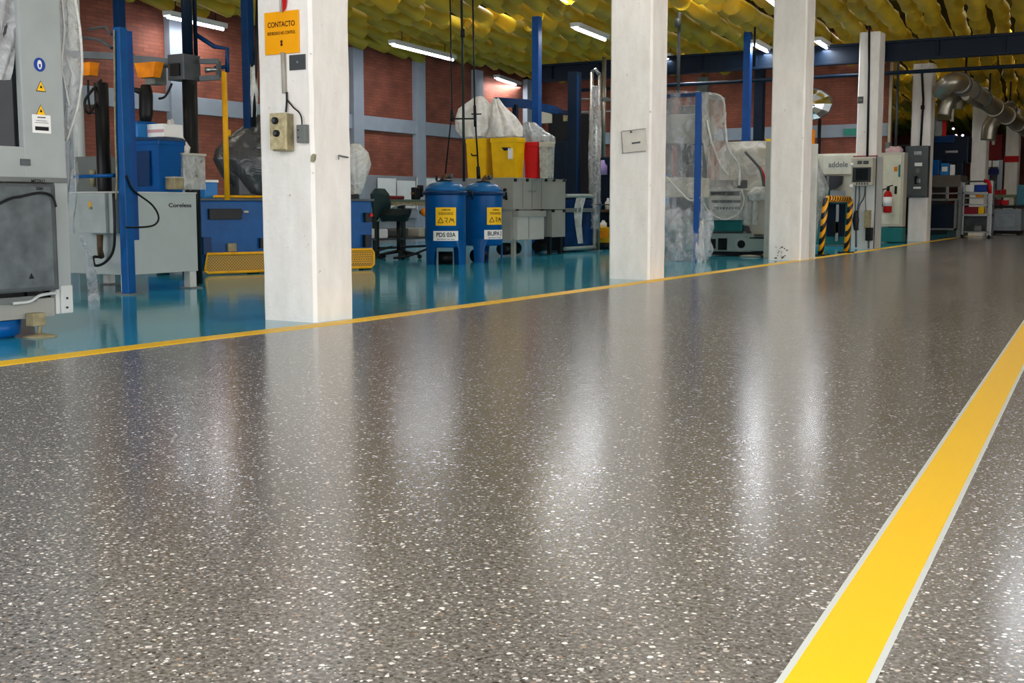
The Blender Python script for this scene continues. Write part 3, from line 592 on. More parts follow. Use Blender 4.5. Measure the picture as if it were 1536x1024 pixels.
hz=T('clear_hose','clear plastic tube hanging to the floor left of the white cabinet','hose',G(140,450)); hz.p('tube',MB().tube(curve([AY(122,355,6.9),AY(132,380,7.0),AY(137,410,7.1),AY(140,440,7.2),G(141,452)+V((0,0,.02))]),[.02]*6+[.03]*6+[.045]*6+[.05]*6+[.05]),film('tube_film',(196,196,200),.5,.15))
# blue square post
bpX,bpY=-8.66,7.78; zt2=AX(183,42,bpX).z
bp=T('square_post','tall blue square steel post standing at the corner of the white cabinet','post',(bpX,bpY,0))
bp.p('column',MB().box((bpX-.045,bpY-.045,.01),(bpX+.045,bpY+.045,zt2),.006),blue)
bp.p('back_column',MB().box((bpX-.04,bpY+.05,.5),(bpX+.035,bpY+.115,zt2-.02),.006),mat('post_blue_dark',(16,66,128),.4))
bp.p('base_plate',MB().box((bpX-.09,bpY-.1,0),(bpX+.1,bpY+.1,.012),.003),mgrey)
bp.p('cable_strip',MB().tube(curve([AY(171,45,bpY-.06),AY(172,120,bpY-.06),AY(173,200,bpY-.06),AY(175,262,bpY-.06),AY(174,300,bpY-.06)]),.008),olive)
bp.p('side_arm',MB().tube([AY(112,265,bpY),AY(172,263,bpY)],.018),blue)
bp.p('bracket_arm',MB().tube([AY(132,44,bpY),AY(158,40,bpY),AY(168,52,bpY)],.012),dgrey); bp.p('bracket_arm',MB().tube([AY(122,56,bpY),AY(150,60,bpY),AY(168,72,bpY)],.014),dgrey)
bp.p('valve',MB().tube([AX(190,320,XC+.05),AX(200,317,XC+.05)],.014),olive)
bp.p('hose',MB().tube(curve([AX(190,263,bpX+.06),AX(200,285,bpX+.06),AX(228,307,bpX+.05),AX(238,326,bpX+.05),AX(230,338,bpX+.05),AX(205,341,bpX+.05),AX(189,341,bpX+.05)]),.009),black)
# ================================================================ things on the white cabinet
YT=8.35
def onT(px,py,Y=YT): return AY(px,py,Y)
def tb_(name,x0,x1,ytop,Y,dy,m,label,cat,parts=None,zb=None,rim=None,taper=.85,rz=0,group=None):
    zb=zt if zb is None else zb; a_,b2=AY(x0,ytop,Y),AY(x1,ytop,Y); zz=a_.z; c=V(((a_.x+b2.x)/2,Y+dy/2,zb)); hx=(b2.x-a_.x)/2
    t=T(name,label,cat,c,group=group); t.p('body',MB().frus((c.x,c.y,0),(hx*taper,dy/2*taper),(hx*.96,dy/2*.96),zb,zz-.02),m)
    if rim: t.p('rim',MB().box((c.x-hx,Y,zz-.04),(c.x+hx,Y+dy,zz),.008),rim)
    return t,c,hx,zz
t_,c,hx,zz=tb_('plastic_bin',181,238,212,8.3,.35,bblue,'dark blue lidded plastic bin standing on the white cabinet','bin',rim=bblue)
t_.p('lid',MB().frus((c.x,c.y,0),(hx*1.04,.19),(hx*.9,.16),zz,zz+.03),dblue); t_.p('front_panel',MB().frus((c.x+.01,8.3-.0,0),(hx*.45,.01),(hx*.5,.01),zt+.06,zz-.1),dblue)
z2=AY(190,207,8.35).z
def bb(name,x0,x1,y0,y1,Y,dy,m,label,cat,bev=.01,group=None,part='body'):
    a_,b2=AY(x0,y0,Y),AY(x1,y1,Y); t=T(name,label,cat,((a_.x+b2.x)/2,Y+dy/2,min(a_.z,b2.z)),group=group); t.p(part,MB().box((a_.x,Y,b2.z),(b2.x,Y+dy,a_.z),bev),m); return t,a_,b2
t_,a_,b2=bb('plastic_crate',181,206,183,206,8.32,.25,lblue,'small bright blue crate lying on the bin lid','crate'); t_.p('rim',MB().box((a_.x-.005,8.315,a_.z-.02),(b2.x+.005,8.575,a_.z+.003),.003),bblue)
t_,a_,b2=bb('cardboard_box',206,246,187,205,8.45,.25,paper,'flat white box on top of the dark blue bin','box'); t_.p('tape',MB().box((a_.x,8.445,(a_.z+b2.z)/2-.02),(b2.x,8.45,(a_.z+b2.z)/2+.01)),mat('faded_print',(190,150,150),.6))
c=AY(258,212,8.7); t_=T('plastic_bag','crumpled white plastic bag lying beside the black column','bag',(c.x,8.75,zt)); t_.p('bag_film',MB().loft([(c.x,8.75,AY(258,235,8.75).z,.10,.09),(c.x,8.75,AY(258,222,8.75).z,.13,.11),(c.x-.03,8.75,AY(258,205,8.75).z,.09,.08),(c.x-.05,8.75,AY(258,188,8.75).z,.03,.02)],fold=.22,seed=3),bagw)
t_.p('knot',MB().loft([(c.x-.05,8.75,AY(258,190,8.75).z,.02,.02),(c.x-.06,8.75,AY(258,182,8.75).z,.04,.03)],fold=.2,n=20),bagw)
t_,a_,b2=bb('storage_tote',243,276,230,284,8.6,.3,film('tote_film',(196,196,190),.6,.2),'translucent tote filled with crumpled plastic, left of the black column','tote'); t_.p('rim',MB().box((a_.x-.008,8.59,a_.z-.02),(b2.x+.008,8.91,a_.z),.004),cream)
t_.p('contents',MB().loft([(a_.x+.1,8.75,b2.z+.02,.09,.1),(a_.x+.1,8.75,(a_.z+b2.z)/2,.10,.12),(a_.x+.1,8.75,a_.z-.02,.06,.08)],fold=.25,seed=5),fgrey)
t_,a_,b2=bb('plastic_canister',234,243,226,270,8.62,.15,yel,'narrow yellow canister between the blue bin and the tote','canister',zt and .01); t_.p('cap',MB().box((a_.x+.01,8.64,a_.z),(b2.x-.01,8.7,a_.z+.02)),black)
t_,a_,b2=bb('tool_box',225,262,266,284,8.4,.12,olive,'low beige box in front of the tote on the white cabinet','box'); t_.p('lid',MB().box((a_.x-.004,8.395,a_.z-.008),(b2.x+.004,8.525,a_.z+.004),.003),cream)
# ================================================================ black column with clamp arm
XK=-9.25; YK=AX(288,250,XK).y
kc=T('press_column','thick black column with a grey clamp head rising behind the white cabinet','machine',(XK,YK,0))
pxm=(AX(289,200,XK+0).y-AX(287,200,XK).y)/2
ref=(XK,YK,1.5)
def kd(px,py,o=0.): return AD(px,py,(XK,YK+o,1.5))
kc.p('column',MB().tube([(XK,YK,0),(XK,YK,kd(288,122).z)],.077,20),black)
kc.p('guide_rod',MB().tube([kd(282,275,-.05)*1.0,kd(282,130,-.05)],.02),dgrey)
kc.p('upper_column',MB().tube([(XK-.012,YK,kd(288,90).z),(XK-.012,YK,4.1)],.055,16),nblue); kc.p('upper_rod',MB().tube([kd(294,88),V((kd(294,88).x,kd(294,88).y,4.1))],.022,10),nblue)
kc.p('clamp_head',MB().box((kd(262,122).x,YK-.12,kd(262,122).z),(kd(300,122).x,YK+.12,kd(262,84).z),.01),dgrey)
kc.p('clamp_jaw',MB().bar(kd(300,92,-.1),kd(328,92,-.1),.05).bar(kd(300,118,-.1),kd(330,116,-.1),.05).bar(kd(328,92,-.1),kd(328,116,-.1),.04),dgrey)
kc.p('clamp_screw',MB().tube([kd(308,105,-.1),kd(326,104,-.1)],[.03,.018],12),steel)
kc.p('clamp_plate',MB().box((kd(272,120).x,YK-.15,kd(262,116).z),(kd(292,120).x,YK-.12,kd(262,98).z),.004),black)
kc.p('arm_rail',MB().bar(kd(95,81),kd(200,86),.07).bar(kd(200,90),kd(265,96),.09),dgrey)
kc.p('arm_carriage',MB().box((kd(203,110).x,YK-.1,kd(203,125).z),(kd(228,110).x,YK+.06,kd(203,88).z),.006),mat('carriage_grey',(120,122,116),.5,.2))
kc.p('pad',MB().frus(kd(237,105)*1+V((0,-.12,0)),(.105,.05),(.155,.06),-.09,.06),org); kc.p('pad',MB().frus(kd(148,105)*1+V((0,-.12,0)),(.06,.05),(.085,.06),-.07,.06),org)
kc.p('swing_bracket',MB().tube([kd(294,52),kd(322,70),kd(341,73),kd(341,108)],.024,8),dblue)
kc.p('lever',MB().tube([kd(322,102),kd(341,100)],.02),dblue)
kc.p('nozzle',MB().tube([kd(219,128,-.12),kd(219,140,-.12),kd(219,172,-.12),kd(218,186,-.12)],[.05,.07,.07,.05],16),black)
kc.p('nozzle_fitting',MB().tube([kd(196,133,-.12),kd(210,137,-.12),kd(224,133,-.12)],[.02,.035,.02]),black)
kc.p('hose',MB().tube(curve([kd(132,120),kd(133,150),kd(137,168),kd(147,166),kd(155,150),kd(157,125)]),.012),black)
kc.p('hose',MB().tube(curve([kd(258,125),kd(252,138),kd(246,146),kd(238,148)]),.012),black)
def pole(name,px,ytop,ybot,X,m,r,label,cat='pole',ybase=None,parts=(),zb=None,sq=False,ztop=None):
    p=AX(px,ybot,X); top=AX(px,ytop,X); zb=p.z if zb is None else zb; ztop=top.z if ztop is None else ztop
    t=T(name,label,cat,(X,p.y,zb)); mb=MB()
    if sq: mb.box((X-r,p.y-r,zb),(X+r,p.y+r,ztop),.006)
    else: mb.tube([(X,p.y,zb),(X,p.y,ztop)],r,14)
    t.p('shaft',mb,m); return t,p
YKp=AX(340,200,-9.6).y
t_,p=pole('yellow_post',341,108,300,-9.6,yst,.030,'slim yellow post rising behind the blue machine, right of the black column')
t_.p('collar',MB().tube([AX(341,205,-9.6),AX(341,195,-9.6)],.04),yst)
t_,p=pole('ceiling_post',375,0,200,-10.4,dblue,.055,'dark blue roof post left of the nearest pillar',sq=True,ztop=4.2,zb=0)
t_.p('pipe',MB().tube([AX(386,0,-10.3),AX(385,60,-10.3),AX(383,120,-10.3),AX(381,190,-10.3)],.022),black)
t_.p('wrapped_fitting',MB().loft([(p.x+.08,p.y,AX(384,175,-10.3).z,.03,.03),(p.x+.08,p.y,AX(384,140,-10.3).z,.05,.04),(p.x+.07,p.y,AX(384,100,-10.3).z,.03,.03)],fold=.2,n=20),fmilk)
t_,p=pole('ceiling_post',181,0,80,-12.4,dblue,.055,'dark blue roof post crossing the brick wall behind the blue square post',sq=True,ztop=4.2,zb=0)
t_.p('base_plate',MB().box((p.x-.12,p.y-.12,0),(p.x+.12,p.y+.12,.012)),dblue)
t_,p=pole('drain_pipe',122,0,300,-12.5,white,.07,'white vertical pipe on the left beside the plastic sheet','pipe',ztop=4.2,zb=0)
t_,p=pole('black_hose_bundle',158,125,300,-9.7,black,.07,'thick black hose bundle hanging left of the blue square post','hose bundle',zb=.2)
t_.p('hose',MB().tube(curve([AX(152,120,-9.7),AX(128,150,-9.7),AX(134,170,-9.7),AX(152,140,-9.7)]),.014),black)
# dark machinery standing behind the cabinet row
t_,a_,b2=bb('back_cabinet',112,150,235,420,9.9,.5,mgrey,'grey box with fittings behind the terminal box at far left','cabinet'); t_.p('fitting',MB().tube([AY(138,255,9.85),AY(138,280,9.85)],.03),olive)
# ================================================================ BLUE MACHINE behind nearest pillar
class PF:   # a vertical face through ground points a,b ; local x along, -y outward
    def __init__(s,a,b):
        s.a=V((a.x,a.y,0)); s.u=V((b.x-a.x,b.y-a.y,0)).normalized(); s.n=V((s.u.y,-s.u.x,0)); s.rz=math.atan2(s.u.y,s.u.x); s.M=Matrix.Translation(s.a)@Matrix.Rotation(s.rz,4,'Z')
    def L(s,px,py,off=0):
        d=ray(px,py); o=V((0,0,HC)); p0=s.a+s.n*off; k=(p0-o).dot(s.n)/d.dot(s.n); w=o+d*k; q=s.M.inverted()@w; return q
def faceL(p,eps=.003):   # local face looking to -y
    return Matrix(((1,0,0,p[0]),(0,0,-1,p[1]-eps),(0,1,0,p[2]),(0,0,0,1)))
f=PF(G(300,413),G(560,403.5)); W_=f.L(560,400).x; zt3=f.L(310,297).z
bm_=T('blue_press','long blue machine base with yellow mesh guards, partly behind the nearest pillar','machine',f.a,f.rz)
bm_.p('body',MB().box((-.25,.02,.05),(W_,1.0,zt3-.03),.02),blue,w=False)
bm_.p('deck',MB().box((-.27,0,zt3-.03),(W_+.03,1.02,zt3),.006),dgrey,w=False)
def lb_(t,name,x0,y0,x1,y1,m,d=.02,label=None,fr=None,bev=.004,inset=0):
    fr=fr or f; a_,b2=fr.L(x0,y0),fr.L(x1,y1); return t.p(name,MB().box((a_.x,-d,b2.z),(b2.x,inset,a_.z),bev),m,w=False,label=label)
lb_(bm_,'control_panel',313,313,362,329,black,inset=.03)
lb_(bm_,'name_plate',365,316,372,319,cream,inset=.03); lb_(bm_,'rating_plate',341,365,354,377,olive,inset=.03)
lb_(bm_,'latch',546,319,556,333,black,.04,inset=.03); lb_(bm_,'socket',545,352,554,370,black,.05,inset=.03); lb_(bm_,'red_button',552,320,556,325,red,.06)
lb_(bm_,'bracket',303,356,316,382,dblue,.04,inset=.03)
lb_(bm_,'status_plate',389,357,394,372,black,.03,inset=.03)
GM=mesh_mat('guard_mesh_fill',(190,142,14),(110,84,12),55)
for (x0,y0,x1,y1,lab) in ((305,381,470,412,'long mesh guard'),(500,375,558,404,'short mesh guard at the right end')):
    a_,b2=f.L(x0,y0),f.L(x1,y1); z0,z1=max(.03,f.L(x0,y1).z),f.L(x0,y0).z
    g=bm_.p('mesh_guard',MB().box((a_.x+.02,-.04,z0+.02),(b2.x-.02,-.025,z1-.02)),GM,w=False,label=lab)
    bm_.p('guard_frame',MB().tube([(a_.x,-.045,z0+.03),(a_.x+.03,-.045,z1),(b2.x-.03,-.045,z1),(b2.x,-.045,z1-.04),(b2.x,-.045,z0+.04),(b2.x-.04,-.045,z0),(a_.x+.04,-.045,z0),(a_.x,-.045,z0+.03)],.018,8),yst,g,w=False)
for q in range(7):
    a_,b2=f.L(500,375),f.L(558,404); z=.09+q*.028
    g=bm_.p('guard_slat',MB().box((a_.x+.02,-.05,z),(b2.x-.02,-.04,z+.01)),yst,w=False)
for x in (-.1,W_-.08): bm_.p('foot',MB().box((x-.06,.02,0),(x+.06,.14,.05),.004),nblue,w=False)
for x in (-.1,W_-.08): bm_.p('foot',MB().box((x-.06,.82,0),(x+.06,.94,.05),.004),nblue,w=False)
# covered mechanism on it
def FL(px,py,off): return f.M@f.L(px,py,off)
def ml(x0,x1,y,off=-.45):
    a_,b2=f.L(x0,y,off),f.L(x1,y,off); return ((a_.x+b2.x)/2,.45,a_.z,(b2.x-a_.x)/2)
cm=T('covered_machine_head','machine head under a dark plastic dust cover on the blue machine base','covered machine',f.M@V((1.2,.45,zt3)),f.rz)
shift=lambda r:(r[0]-1.2,0,r[2]-zt3,r[3],r[4])
rings=[]
for y,x0,x1,ry in ((302,395,500,.34),(290,358,500,.35),(262,336,500,.35),(238,324,500,.34),(222,328,500,.32),(205,345,498,.28),(188,368,496,.2),(172,388,490,.12)):
    c_x,_,z,hx=ml(x0,x1,y); rings.append(shift((c_x,0,z,hx,ry)))
rings[0]=rings[0][:2]+(.012,)+rings[0][3:]
cm.p('dust_cover',MB().loft(rings,n=72,fold=.05,seed=2,k=13,sq=2.2,lump=.5,rows=8),fdark,w=False)
cm.p('head_body',MB().box((-.7,-.2,.0),(.75,.22,.35),.02).v and MB().box((-.55,-.18,.012),(.7,.18,.6),.04),dgrey,w=False)
cm.p('spindle',MB().tube([(-.1,0,.012),(-.1,0,.8)],.12),mgrey,w=False)
cl_=[]
for (pts) in ([(338,222),(362,226),(388,212)],[(343,238),(366,248),(390,236)],[(350,258),(372,268),(390,262)],[(352,275),(358,288),(372,294)],[(372,196),(382,205),(388,195)],[(352,270),(357,280),(354,286)]):
    pass
cl2=[f.L(x,y,-.1) for x,y in ((318,300),(345,302),(392,305))]
cm.p('yellow_frame',MB().tube([V((p.x-1.2,-.40,.02)) for p in cl2],.016),yst,w=False)
# grey cover at right of pillar
rg=[]
for y,x0,x1,ry in ((291,529,540,.10),(270,524,546,.16),(245,520,553,.2),(228,520,550,.17),(216,524,540,.1)):
    c_x,_,z,hx=ml(x0,x1,y,-.12); rg.append((c_x-1.2,-.32,z-zt3,hx,ry))
cm.p('pale_cover',MB().loft(rg,n=48,fold=.07,seed=6,k=9,lump=1.),fmilk,w=False,label='pale grey plastic flap on the right side')
# small blue container and cart handle
pA=f.M@V((.02,.35,zt3)); t_=T('blue_container','small white and blue container on the left end of the blue machine','container',pA,f.rz)
a_,b2=f.L(304,268,-.3),f.L(322,296,-.3)
t_.p('body',MB().box((a_.x-.02,-.1,0.0),(b2.x-.0,.1,.19),.01),lblue,w=False); t_.p('rim',MB().box((a_.x-.03,-.11,.19),(b2.x+.01,.11,.22),.006),paper,w=False)
t_=T('carry_frame','blue rounded tube frame standing behind the small container','frame',f.M@V((.03,.62,zt3)),f.rz)
t_.p('loop',MB().tube(curve([(-.08,0,0),(-.08,0,.25),(-.04,0,.40),(.03,0,.43),(.09,0,.38),(.11,0,.2),(.12,0,0)]),.014),dblue,w=False)
t_.p('brace',MB().tube([(-.08,0,.16),(.11,0,.16)],.01),dblue,w=False)
# ================================================================ wall board, bench, chair
solo('notice_board',MB().box((-15.95,20.0,.55),(-15.90,26.2,1.50),.01),wains,'long pale board low on the brick wall behind the bench','board')
for i,(y0,y1,z0,z1,lab) in enumerate(((21.3,22.0,.8,1.44,'left white sheet of paper pinned above the bench'),(22.02,22.75,.8,1.40,'middle white sheet of paper pinned above the bench'),(22.78,24.2,.75,1.47,'right, largest white sheet of paper pinned above the bench'))):
    solo('paper_sheet',MB().sheet([(-15.87,y0,z0),(-15.87,y0,(z0+z1)/2),(-15.87,y0,z1)],[(-15.87,y1,z0-.02),(-15.87,y1,(z0+z1)/2),(-15.87,y1,z1)],n=8,amp=.006,seed=i,nrm=V((1,0,0))),paper,lab,'paper')
XB=-11.4
def bA(px,py,X=XB): return AX(px,py,X)
y0,y1=bA(562,300).y,bA(650,300).y; zt4=bA(610,299).z
wb=T('work_bench','green topped workbench with dark steel legs left of the blue drums','workbench',(XB-.3,(y0+y1)/2,0))
wb.p('bench_top',MB().box((XB-.7,y0,zt4-.04),(XB,y1,zt4),.006),mat('bench_green',(86,100,88),.5))
wb.p('apron',MB().box((XB-.03,y0+.03,zt4-.1),(XB-.01,y1-.03,zt4-.04)),olive)
for x in (XB-.04,XB-.62):
    for y in (y0+.1,(y0+y1)/2,y1-.1): wb.p('leg',MB().box((x-.025,y-.03,0),(x+.025,y+.03,zt4-.04)),mat('bench_leg',(46,56,54),.5,.3))
wb.p('shelf',MB().box((XB-.66,y0+.05,.28),(XB-.02,y1-.05,.31)),dgrey); wb.p('rail',MB().tube([(XB,y0+.1,.16),(XB,y1-.1,.16)],.02),black)
for i,(py,w_,m_,lab) in enumerate(((.0,.28,paper,'white rolled bundle on the lower bench shelf'),(.55,.3,steel,'metal parts tray on the lower bench shelf'),(1.15,.25,cream,'cream box on the lower bench shelf'))):
    solo('shelf_box',MB().box((XB-.5,y0+.2+py,.311),(XB-.1,y0+.2+py+w_,.46),.03),m_,lab,'box')
solo('small_monitor',MB().box((XB-.5,bA(553,280).y,zt4+.0),(XB-.42,bA(571,280).y,bA(560,272).z),.01),dgrey,'small dark screen standing on the left end of the bench','monitor')
solo('red_cap_tool',MB().tube([(XB-.1,bA(592,298).y,zt4+.03),(XB-.1,bA(612,298).y,zt4+.03)],.03),mat('dark_red_tool',(110,26,34),.5),'dark red cylinder tool lying on the bench','tool')
vs2=T('bench_vise','black bench vise at the right end of the bench','vise',(XB-.05,bA(630,290).y,zt4)); yv=bA(630,290).y
vs2.p('jaw',MB().box((XB-.12,yv-.09,zt4),(XB-.02,yv+.05,zt4+.2),.02),black); vs2.p('jaw',MB().box((XB-.12,yv+.08,zt4+.04),(XB-.02,yv+.14,zt4+.24),.02),black); vs2.p('screw',MB().tube([(XB-.07,yv-.14,zt4+.1),(XB-.07,yv+.2,zt4+.1)],.02),rust)
yl=bA(631,318).y; t_=T('warning_lamp','orange round knob lamp below the bench edge beside the left drum','lamp',(XB+.06,yl,bA(631,328).z)); t_.p('bulb',MB().lathe((XB+.09,yl,bA(631,318).z-.07),[(.02,0),(.07,.02),(.08,.07),(.07,.12),(.02,.14)],16),org); t_.p('bracket',MB().box((XB-.005,yl-.03,bA(631,318).z-.03),(XB+.05,yl+.03,bA(631,318).z+.03)),black)
# office chair / stool in front of bench
gc=G(598,388); ch=T('swivel_chair','dark swivel chair with curved seat in front of the bench','chair',(gc.x,gc.y,0))
def cA(px,py): return AD(px,py,(gc.x,gc.y,.4))
k=cA(590,320); u=rgt
cs=MB()
prof=[cA(566,332),cA(575,322),cA(590,311),cA(606,307),cA(620,308)]
cs.sheet([p-fwd*.22 for p in prof],[p+fwd*.22 for p in prof],n=6,amp=.004,nrm=V((0,0,1)))
ch.p('seat',MB().loft([(cA(592,331).x,cA(592,331).y,cA(592,332).z,.20,.2),(cA(592,325).x,cA(592,325).y,cA(592,322).z,.26,.24),(cA(597,315).x,cA(597,315).y,cA(592,313).z,.22,.2)],fold=.03,n=32),mat('seat_dark',(24,34,34),.5))
ch.p('seat_edge',MB().tube(curve(prof),.012),steel)
ch.p('backrest',MB().loft([(cA(572,325).x,cA(572,325).y,cA(572,326).z,.06,.2),(cA(572,305).x,cA(572,305).y,cA(572,305).z,.10,.22),(cA(570,290).x,cA(570,290).y,cA(570,291).z,.10,.2),(cA(570,284).x,cA(570,284).y,cA(570,283).z,.05,.12)],fold=.04,n=28),mat('backrest_green',(20,44,46),.45))
ch.p('gas_lift',MB().tube([(gc.x,gc.y,.09),(gc.x,gc.y,cA(598,332).z)],.03),black)
for i in range(5):
    t=i*2*PI/5+.5; e=V((gc.x+.33*math.cos(t),gc.y+.33*math.sin(t),.07)); a1=ch.p('base_arm',MB().tube([(gc.x,gc.y,.12),e],[.03,.018]),black); ch.p('caster',MB().tube([e-V((.025*math.sin(t),-.025*math.cos(t),.035)),e+V((.025*math.sin(t),-.025*math.cos(t),-.035))],.035),rub,a1)
for i,(px0,lab) in enumerate(((556,'left loop of black hose under the bench'),(623,'right loop of black hose under the bench'))):
    g=G(px0,390); solo('floor_hose',MB().tube(curve([g+V((-.3,-.15,.03)),g+V((-.1,-.05,.06)),g+V((.1,.15,.16)),g+V((.2,.3,.2))]),.018),black,lab,'hose')
# ================================================================ BLUE DRUMS
def drum(c,rz,lab,word,first=True):
    t=T('steel_drum',lab,'drum',c,rz,'blue drums on legs')
    r=.285; zb=.245; zr=1.03
    bd=MB().lathe((0,0,0),[(.05,zb),(r*.93,zb),(r,zb+.02),(r,zr-.06),(r*1.0,zr-.05)],40); t.p('body',bd,blue,w=False)
    t.p('rim',MB().lathe((0,0,0),[(r,zr-.06),(r+.035,zr-.055),(r+.04,zr-.03),(r+.035,zr-.01),(r,zr)],40),dblue,w=False)
    ld=t.p('lid',MB().lathe((0,0,0),[(r+.01,zr-.005),(r*.93,zr+.05),(r*.75,zr+.10),(r*.45,zr+.13),(.02,zr+.14)],40),mat('lid_blue',(20,92,150),.25),w=False)
    for a in (-.93,.93,2.4,-2.4):
        mb=MB(); n=5; vs=[]
        for z,w_ in ((0,.24),(zb-.03,.27),(zb+.10,.42)):
            for i in range(n+1):
                th=a+(i/n-.5)*w_*2.2-PI/2; vs.append((1.012*r*math.cos(th),1.012*r*math.sin(th),z))
        m=len(vs)
        for z,w_ in ((0,.24),(zb-.03,.27),(zb+.10,.42)):
            for i in range(n+1):
                th=a+(i/n-.5)*w_*2.2-PI/2; vs.append((.97*r*math.cos(th),.97*r*math.sin(th),z))
        fs=[]
        for k in range(2):
            for i in range(n): q=k*(n+1)+i; fs+=[(q,q+1,q+n+2,q+n+1),(m+q,m+q+n+1,m+q+n+2,m+q+1)]
        for k in range(2): q=k*(n+1); fs+=[(q,q+n+1,m+q+n+1,m+q),(q+n,m+q+n,m+q+2*n+1,q+2*n+1)]
        fs+=[tuple(range(n+1))+tuple(m+i for i in reversed(range(n+1)))]
        mb.add(vs,fs); t.p('leg',mb,blue,w=False)
    def patch(name,a0,a1,z0,z1,m,rr,par=None):
        n=8; vs=[]
        for q in (0,1):
            R2=r+rr-(.004 if q else 0)
            for z in (z0,z1):
                for i in range(n+1): th=-PI/2+a0+(a1-a0)*i/n; vs.append((R2*math.cos(th),R2*math.sin(th),z))
        fs=[(i,i+1,n+2+i,n+1+i) for i in range(n)]+[(2*n+2+i,3*n+3+i,3*n+4+i,2*n+3+i) for i in range(n)]
        return t.p(name,MB().add(vs,fs),m,par,w=False)
    y_=patch('hazard_label',-.52,.50,.55,.80,syel,.004); w__=patch('number_label',-.66,.62,.34,.475,paper,.004)
    def txt(name,s,z,size,wid,ang,par):
        tm=text_mb(s,size,Matrix(),0.0003,wid)
        for p in tm.v:
            th=-PI/2+ang+p.x/r; p_=((r+.006+p.z)*math.cos(th),(r+.006+p.z)*math.sin(th),z+p.y); p.x,p.y,p.z=p_
        t.p(name,tm,ink,par,w=False)
    txt('lettering',word,.42,.085,.27,-.02,w__); txt('small_print','MATERIAL DE USO',.36,.02,.24,-.02,w__)
    txt('heading','LABELINE',.765,.035,.12,-.01,y_); txt('small_print','PELIGRO DE INFLAMACION',.725,.02,.2,-.01,y_); txt('small_print','NO FUMAR MANTENER LEJOS',.705,.02,.2,-.01,y_)
    for i,(xx,kk) in enumerate(((-.075,1),(.0,2),(.075,3))):
        s_=.036; pts={1:[(-s_,-s_),(s_,-s_),(0,s_),(-s_,-s_)],2:[(-s_*.6,s_*.8),(s_*.5,s_*.8),(s_*.3,0),(-s_*.2,-.3*s_),(s_*.4,-s_)],3:[(-s_,-s_),(-s_*.3,s_*.8),(s_*.1,-.3*s_),(s_*.5,s_*.5),(s_,-s_)]}[kk]
        mb=MB()
        for a_,b2 in zip(pts,pts[1:]):
            P=[]
            for q in (a_,b2): th=-PI/2+(xx+q[0])/r; P.append(V(((r+.007)*math.cos(th),(r+.007)*math.sin(th),.625+q[1])))
            mb.bar(P[0],P[1],.003,.008)
        t.p('pictogram',mb,ink,y_,w=False)
    t.p('flange',MB().lathe((0,0,0),[(.11,zr+.11),(.11,zr+.145),(.05,zr+.16)],20),black,ld,w=False)
    t.p('valve',MB().tube([(-.06,-.05,zr+.14),(-.02,-.06,zr+.2),(.08,-.04,zr+.19)],[.022,.03,.025]).tube([(.0,-.05,zr+.18),(.0,-.05,zr+.24)],.015),rust,ld,w=False)
    t.p('valve_wheel',MB().tube([(.06,-.06,zr+.2),(.1,-.07,zr+.21)],.035),dgrey,ld,w=False)
    t.p('hinge_bracket',MB().tube([(r-.02,-.1,zr-.02),(r+.08,-.1,zr-.01),(r+.09,-.1,zr-.12)],.02),black,w=False)
    t.p('base_roller',MB().tube([(-.1,.1,.09),(.1,.1,.09)],.09,16),black,w=False)
    return t
g1=G(667,398); vdir=lambda g:math.atan2(g.y,g.x)-PI/2
c1=g1+V((fwd.x,fwd.y,0)).normalized()*.285; d1=drum((c1.x,c1.y,0),math.atan2(c1.y,c1.x)-PI/2+.03,'left blue drum on legs with a yellow hazard label and number plate','PDS 03A')
g2=G(724,394); c2=g2+V((fwd.x,fwd.y,0)).normalized()*.285; d2=drum((c2.x,c2.y,0),math.atan2(c2.y,c2.x)-PI/2+.72,'right blue drum on legs, partly behind the left one','BUPA 2')
# nozzle gun beside left drum
gq=AD(652,275,c1); t_=T('spray_gun','small white and blue spray gun resting behind the left drum lid','spray gun',gq); t_.p('barrel',MB().tube([AD(640,280,c1),AD(655,272,c1)],.022),paper); t_.p('grip',MB().tube([AD(655,264,c1),AD(654,284,c1)],.018),nblue)
# rods from the drums to the ceiling
def rod(name,pts,r,m,lab,X0,cat='hose'):
    P=[AD(x,y,X0) for x,y in pts]; t=T(name,lab,cat,P[-1]); t.p('line',MB().tube(P,r),m); return t,P
t_,P=rod('hanging_rod',[(675,-12),(678,165),(668,262)],.011,black,'leftmost thin dark line hanging from the ceiling to the left drum',c1)
t_.p('connector',MB().tube([AD(678,165,c1),AD(678,182,c1)],.025),black)
t_,P=rod('hanging_rod',[(692,-12),(695,170),(696,272)],.020,mat('green_black_pipe',(28,40,36),.4),'middle and thickest dark rod hanging above the drums',c2)
t_.p('connector',MB().tube([AD(694,44,c2),AD(694,56,c2)],.034),black); t_.p('crossbar',MB().tube([AD(677,178,c2),AD(712,178,c2)],.012),black)
t_,P=rod('hanging_rod',[(709,-12),(712,165),(718,262)],.013,black,'right thin dark rod hanging above the right drum',c2)
t_.p('connector',MB().tube([AD(712,158,c2),AD(713,190,c2)],.022),black); t_.p('crossbar',MB().tube([AD(707,171,c2),AD(722,171,c2)],.01),black); t_.p('connector',MB().tube([AD(717,250,c2),AD(718,268,c2)],.03),black)
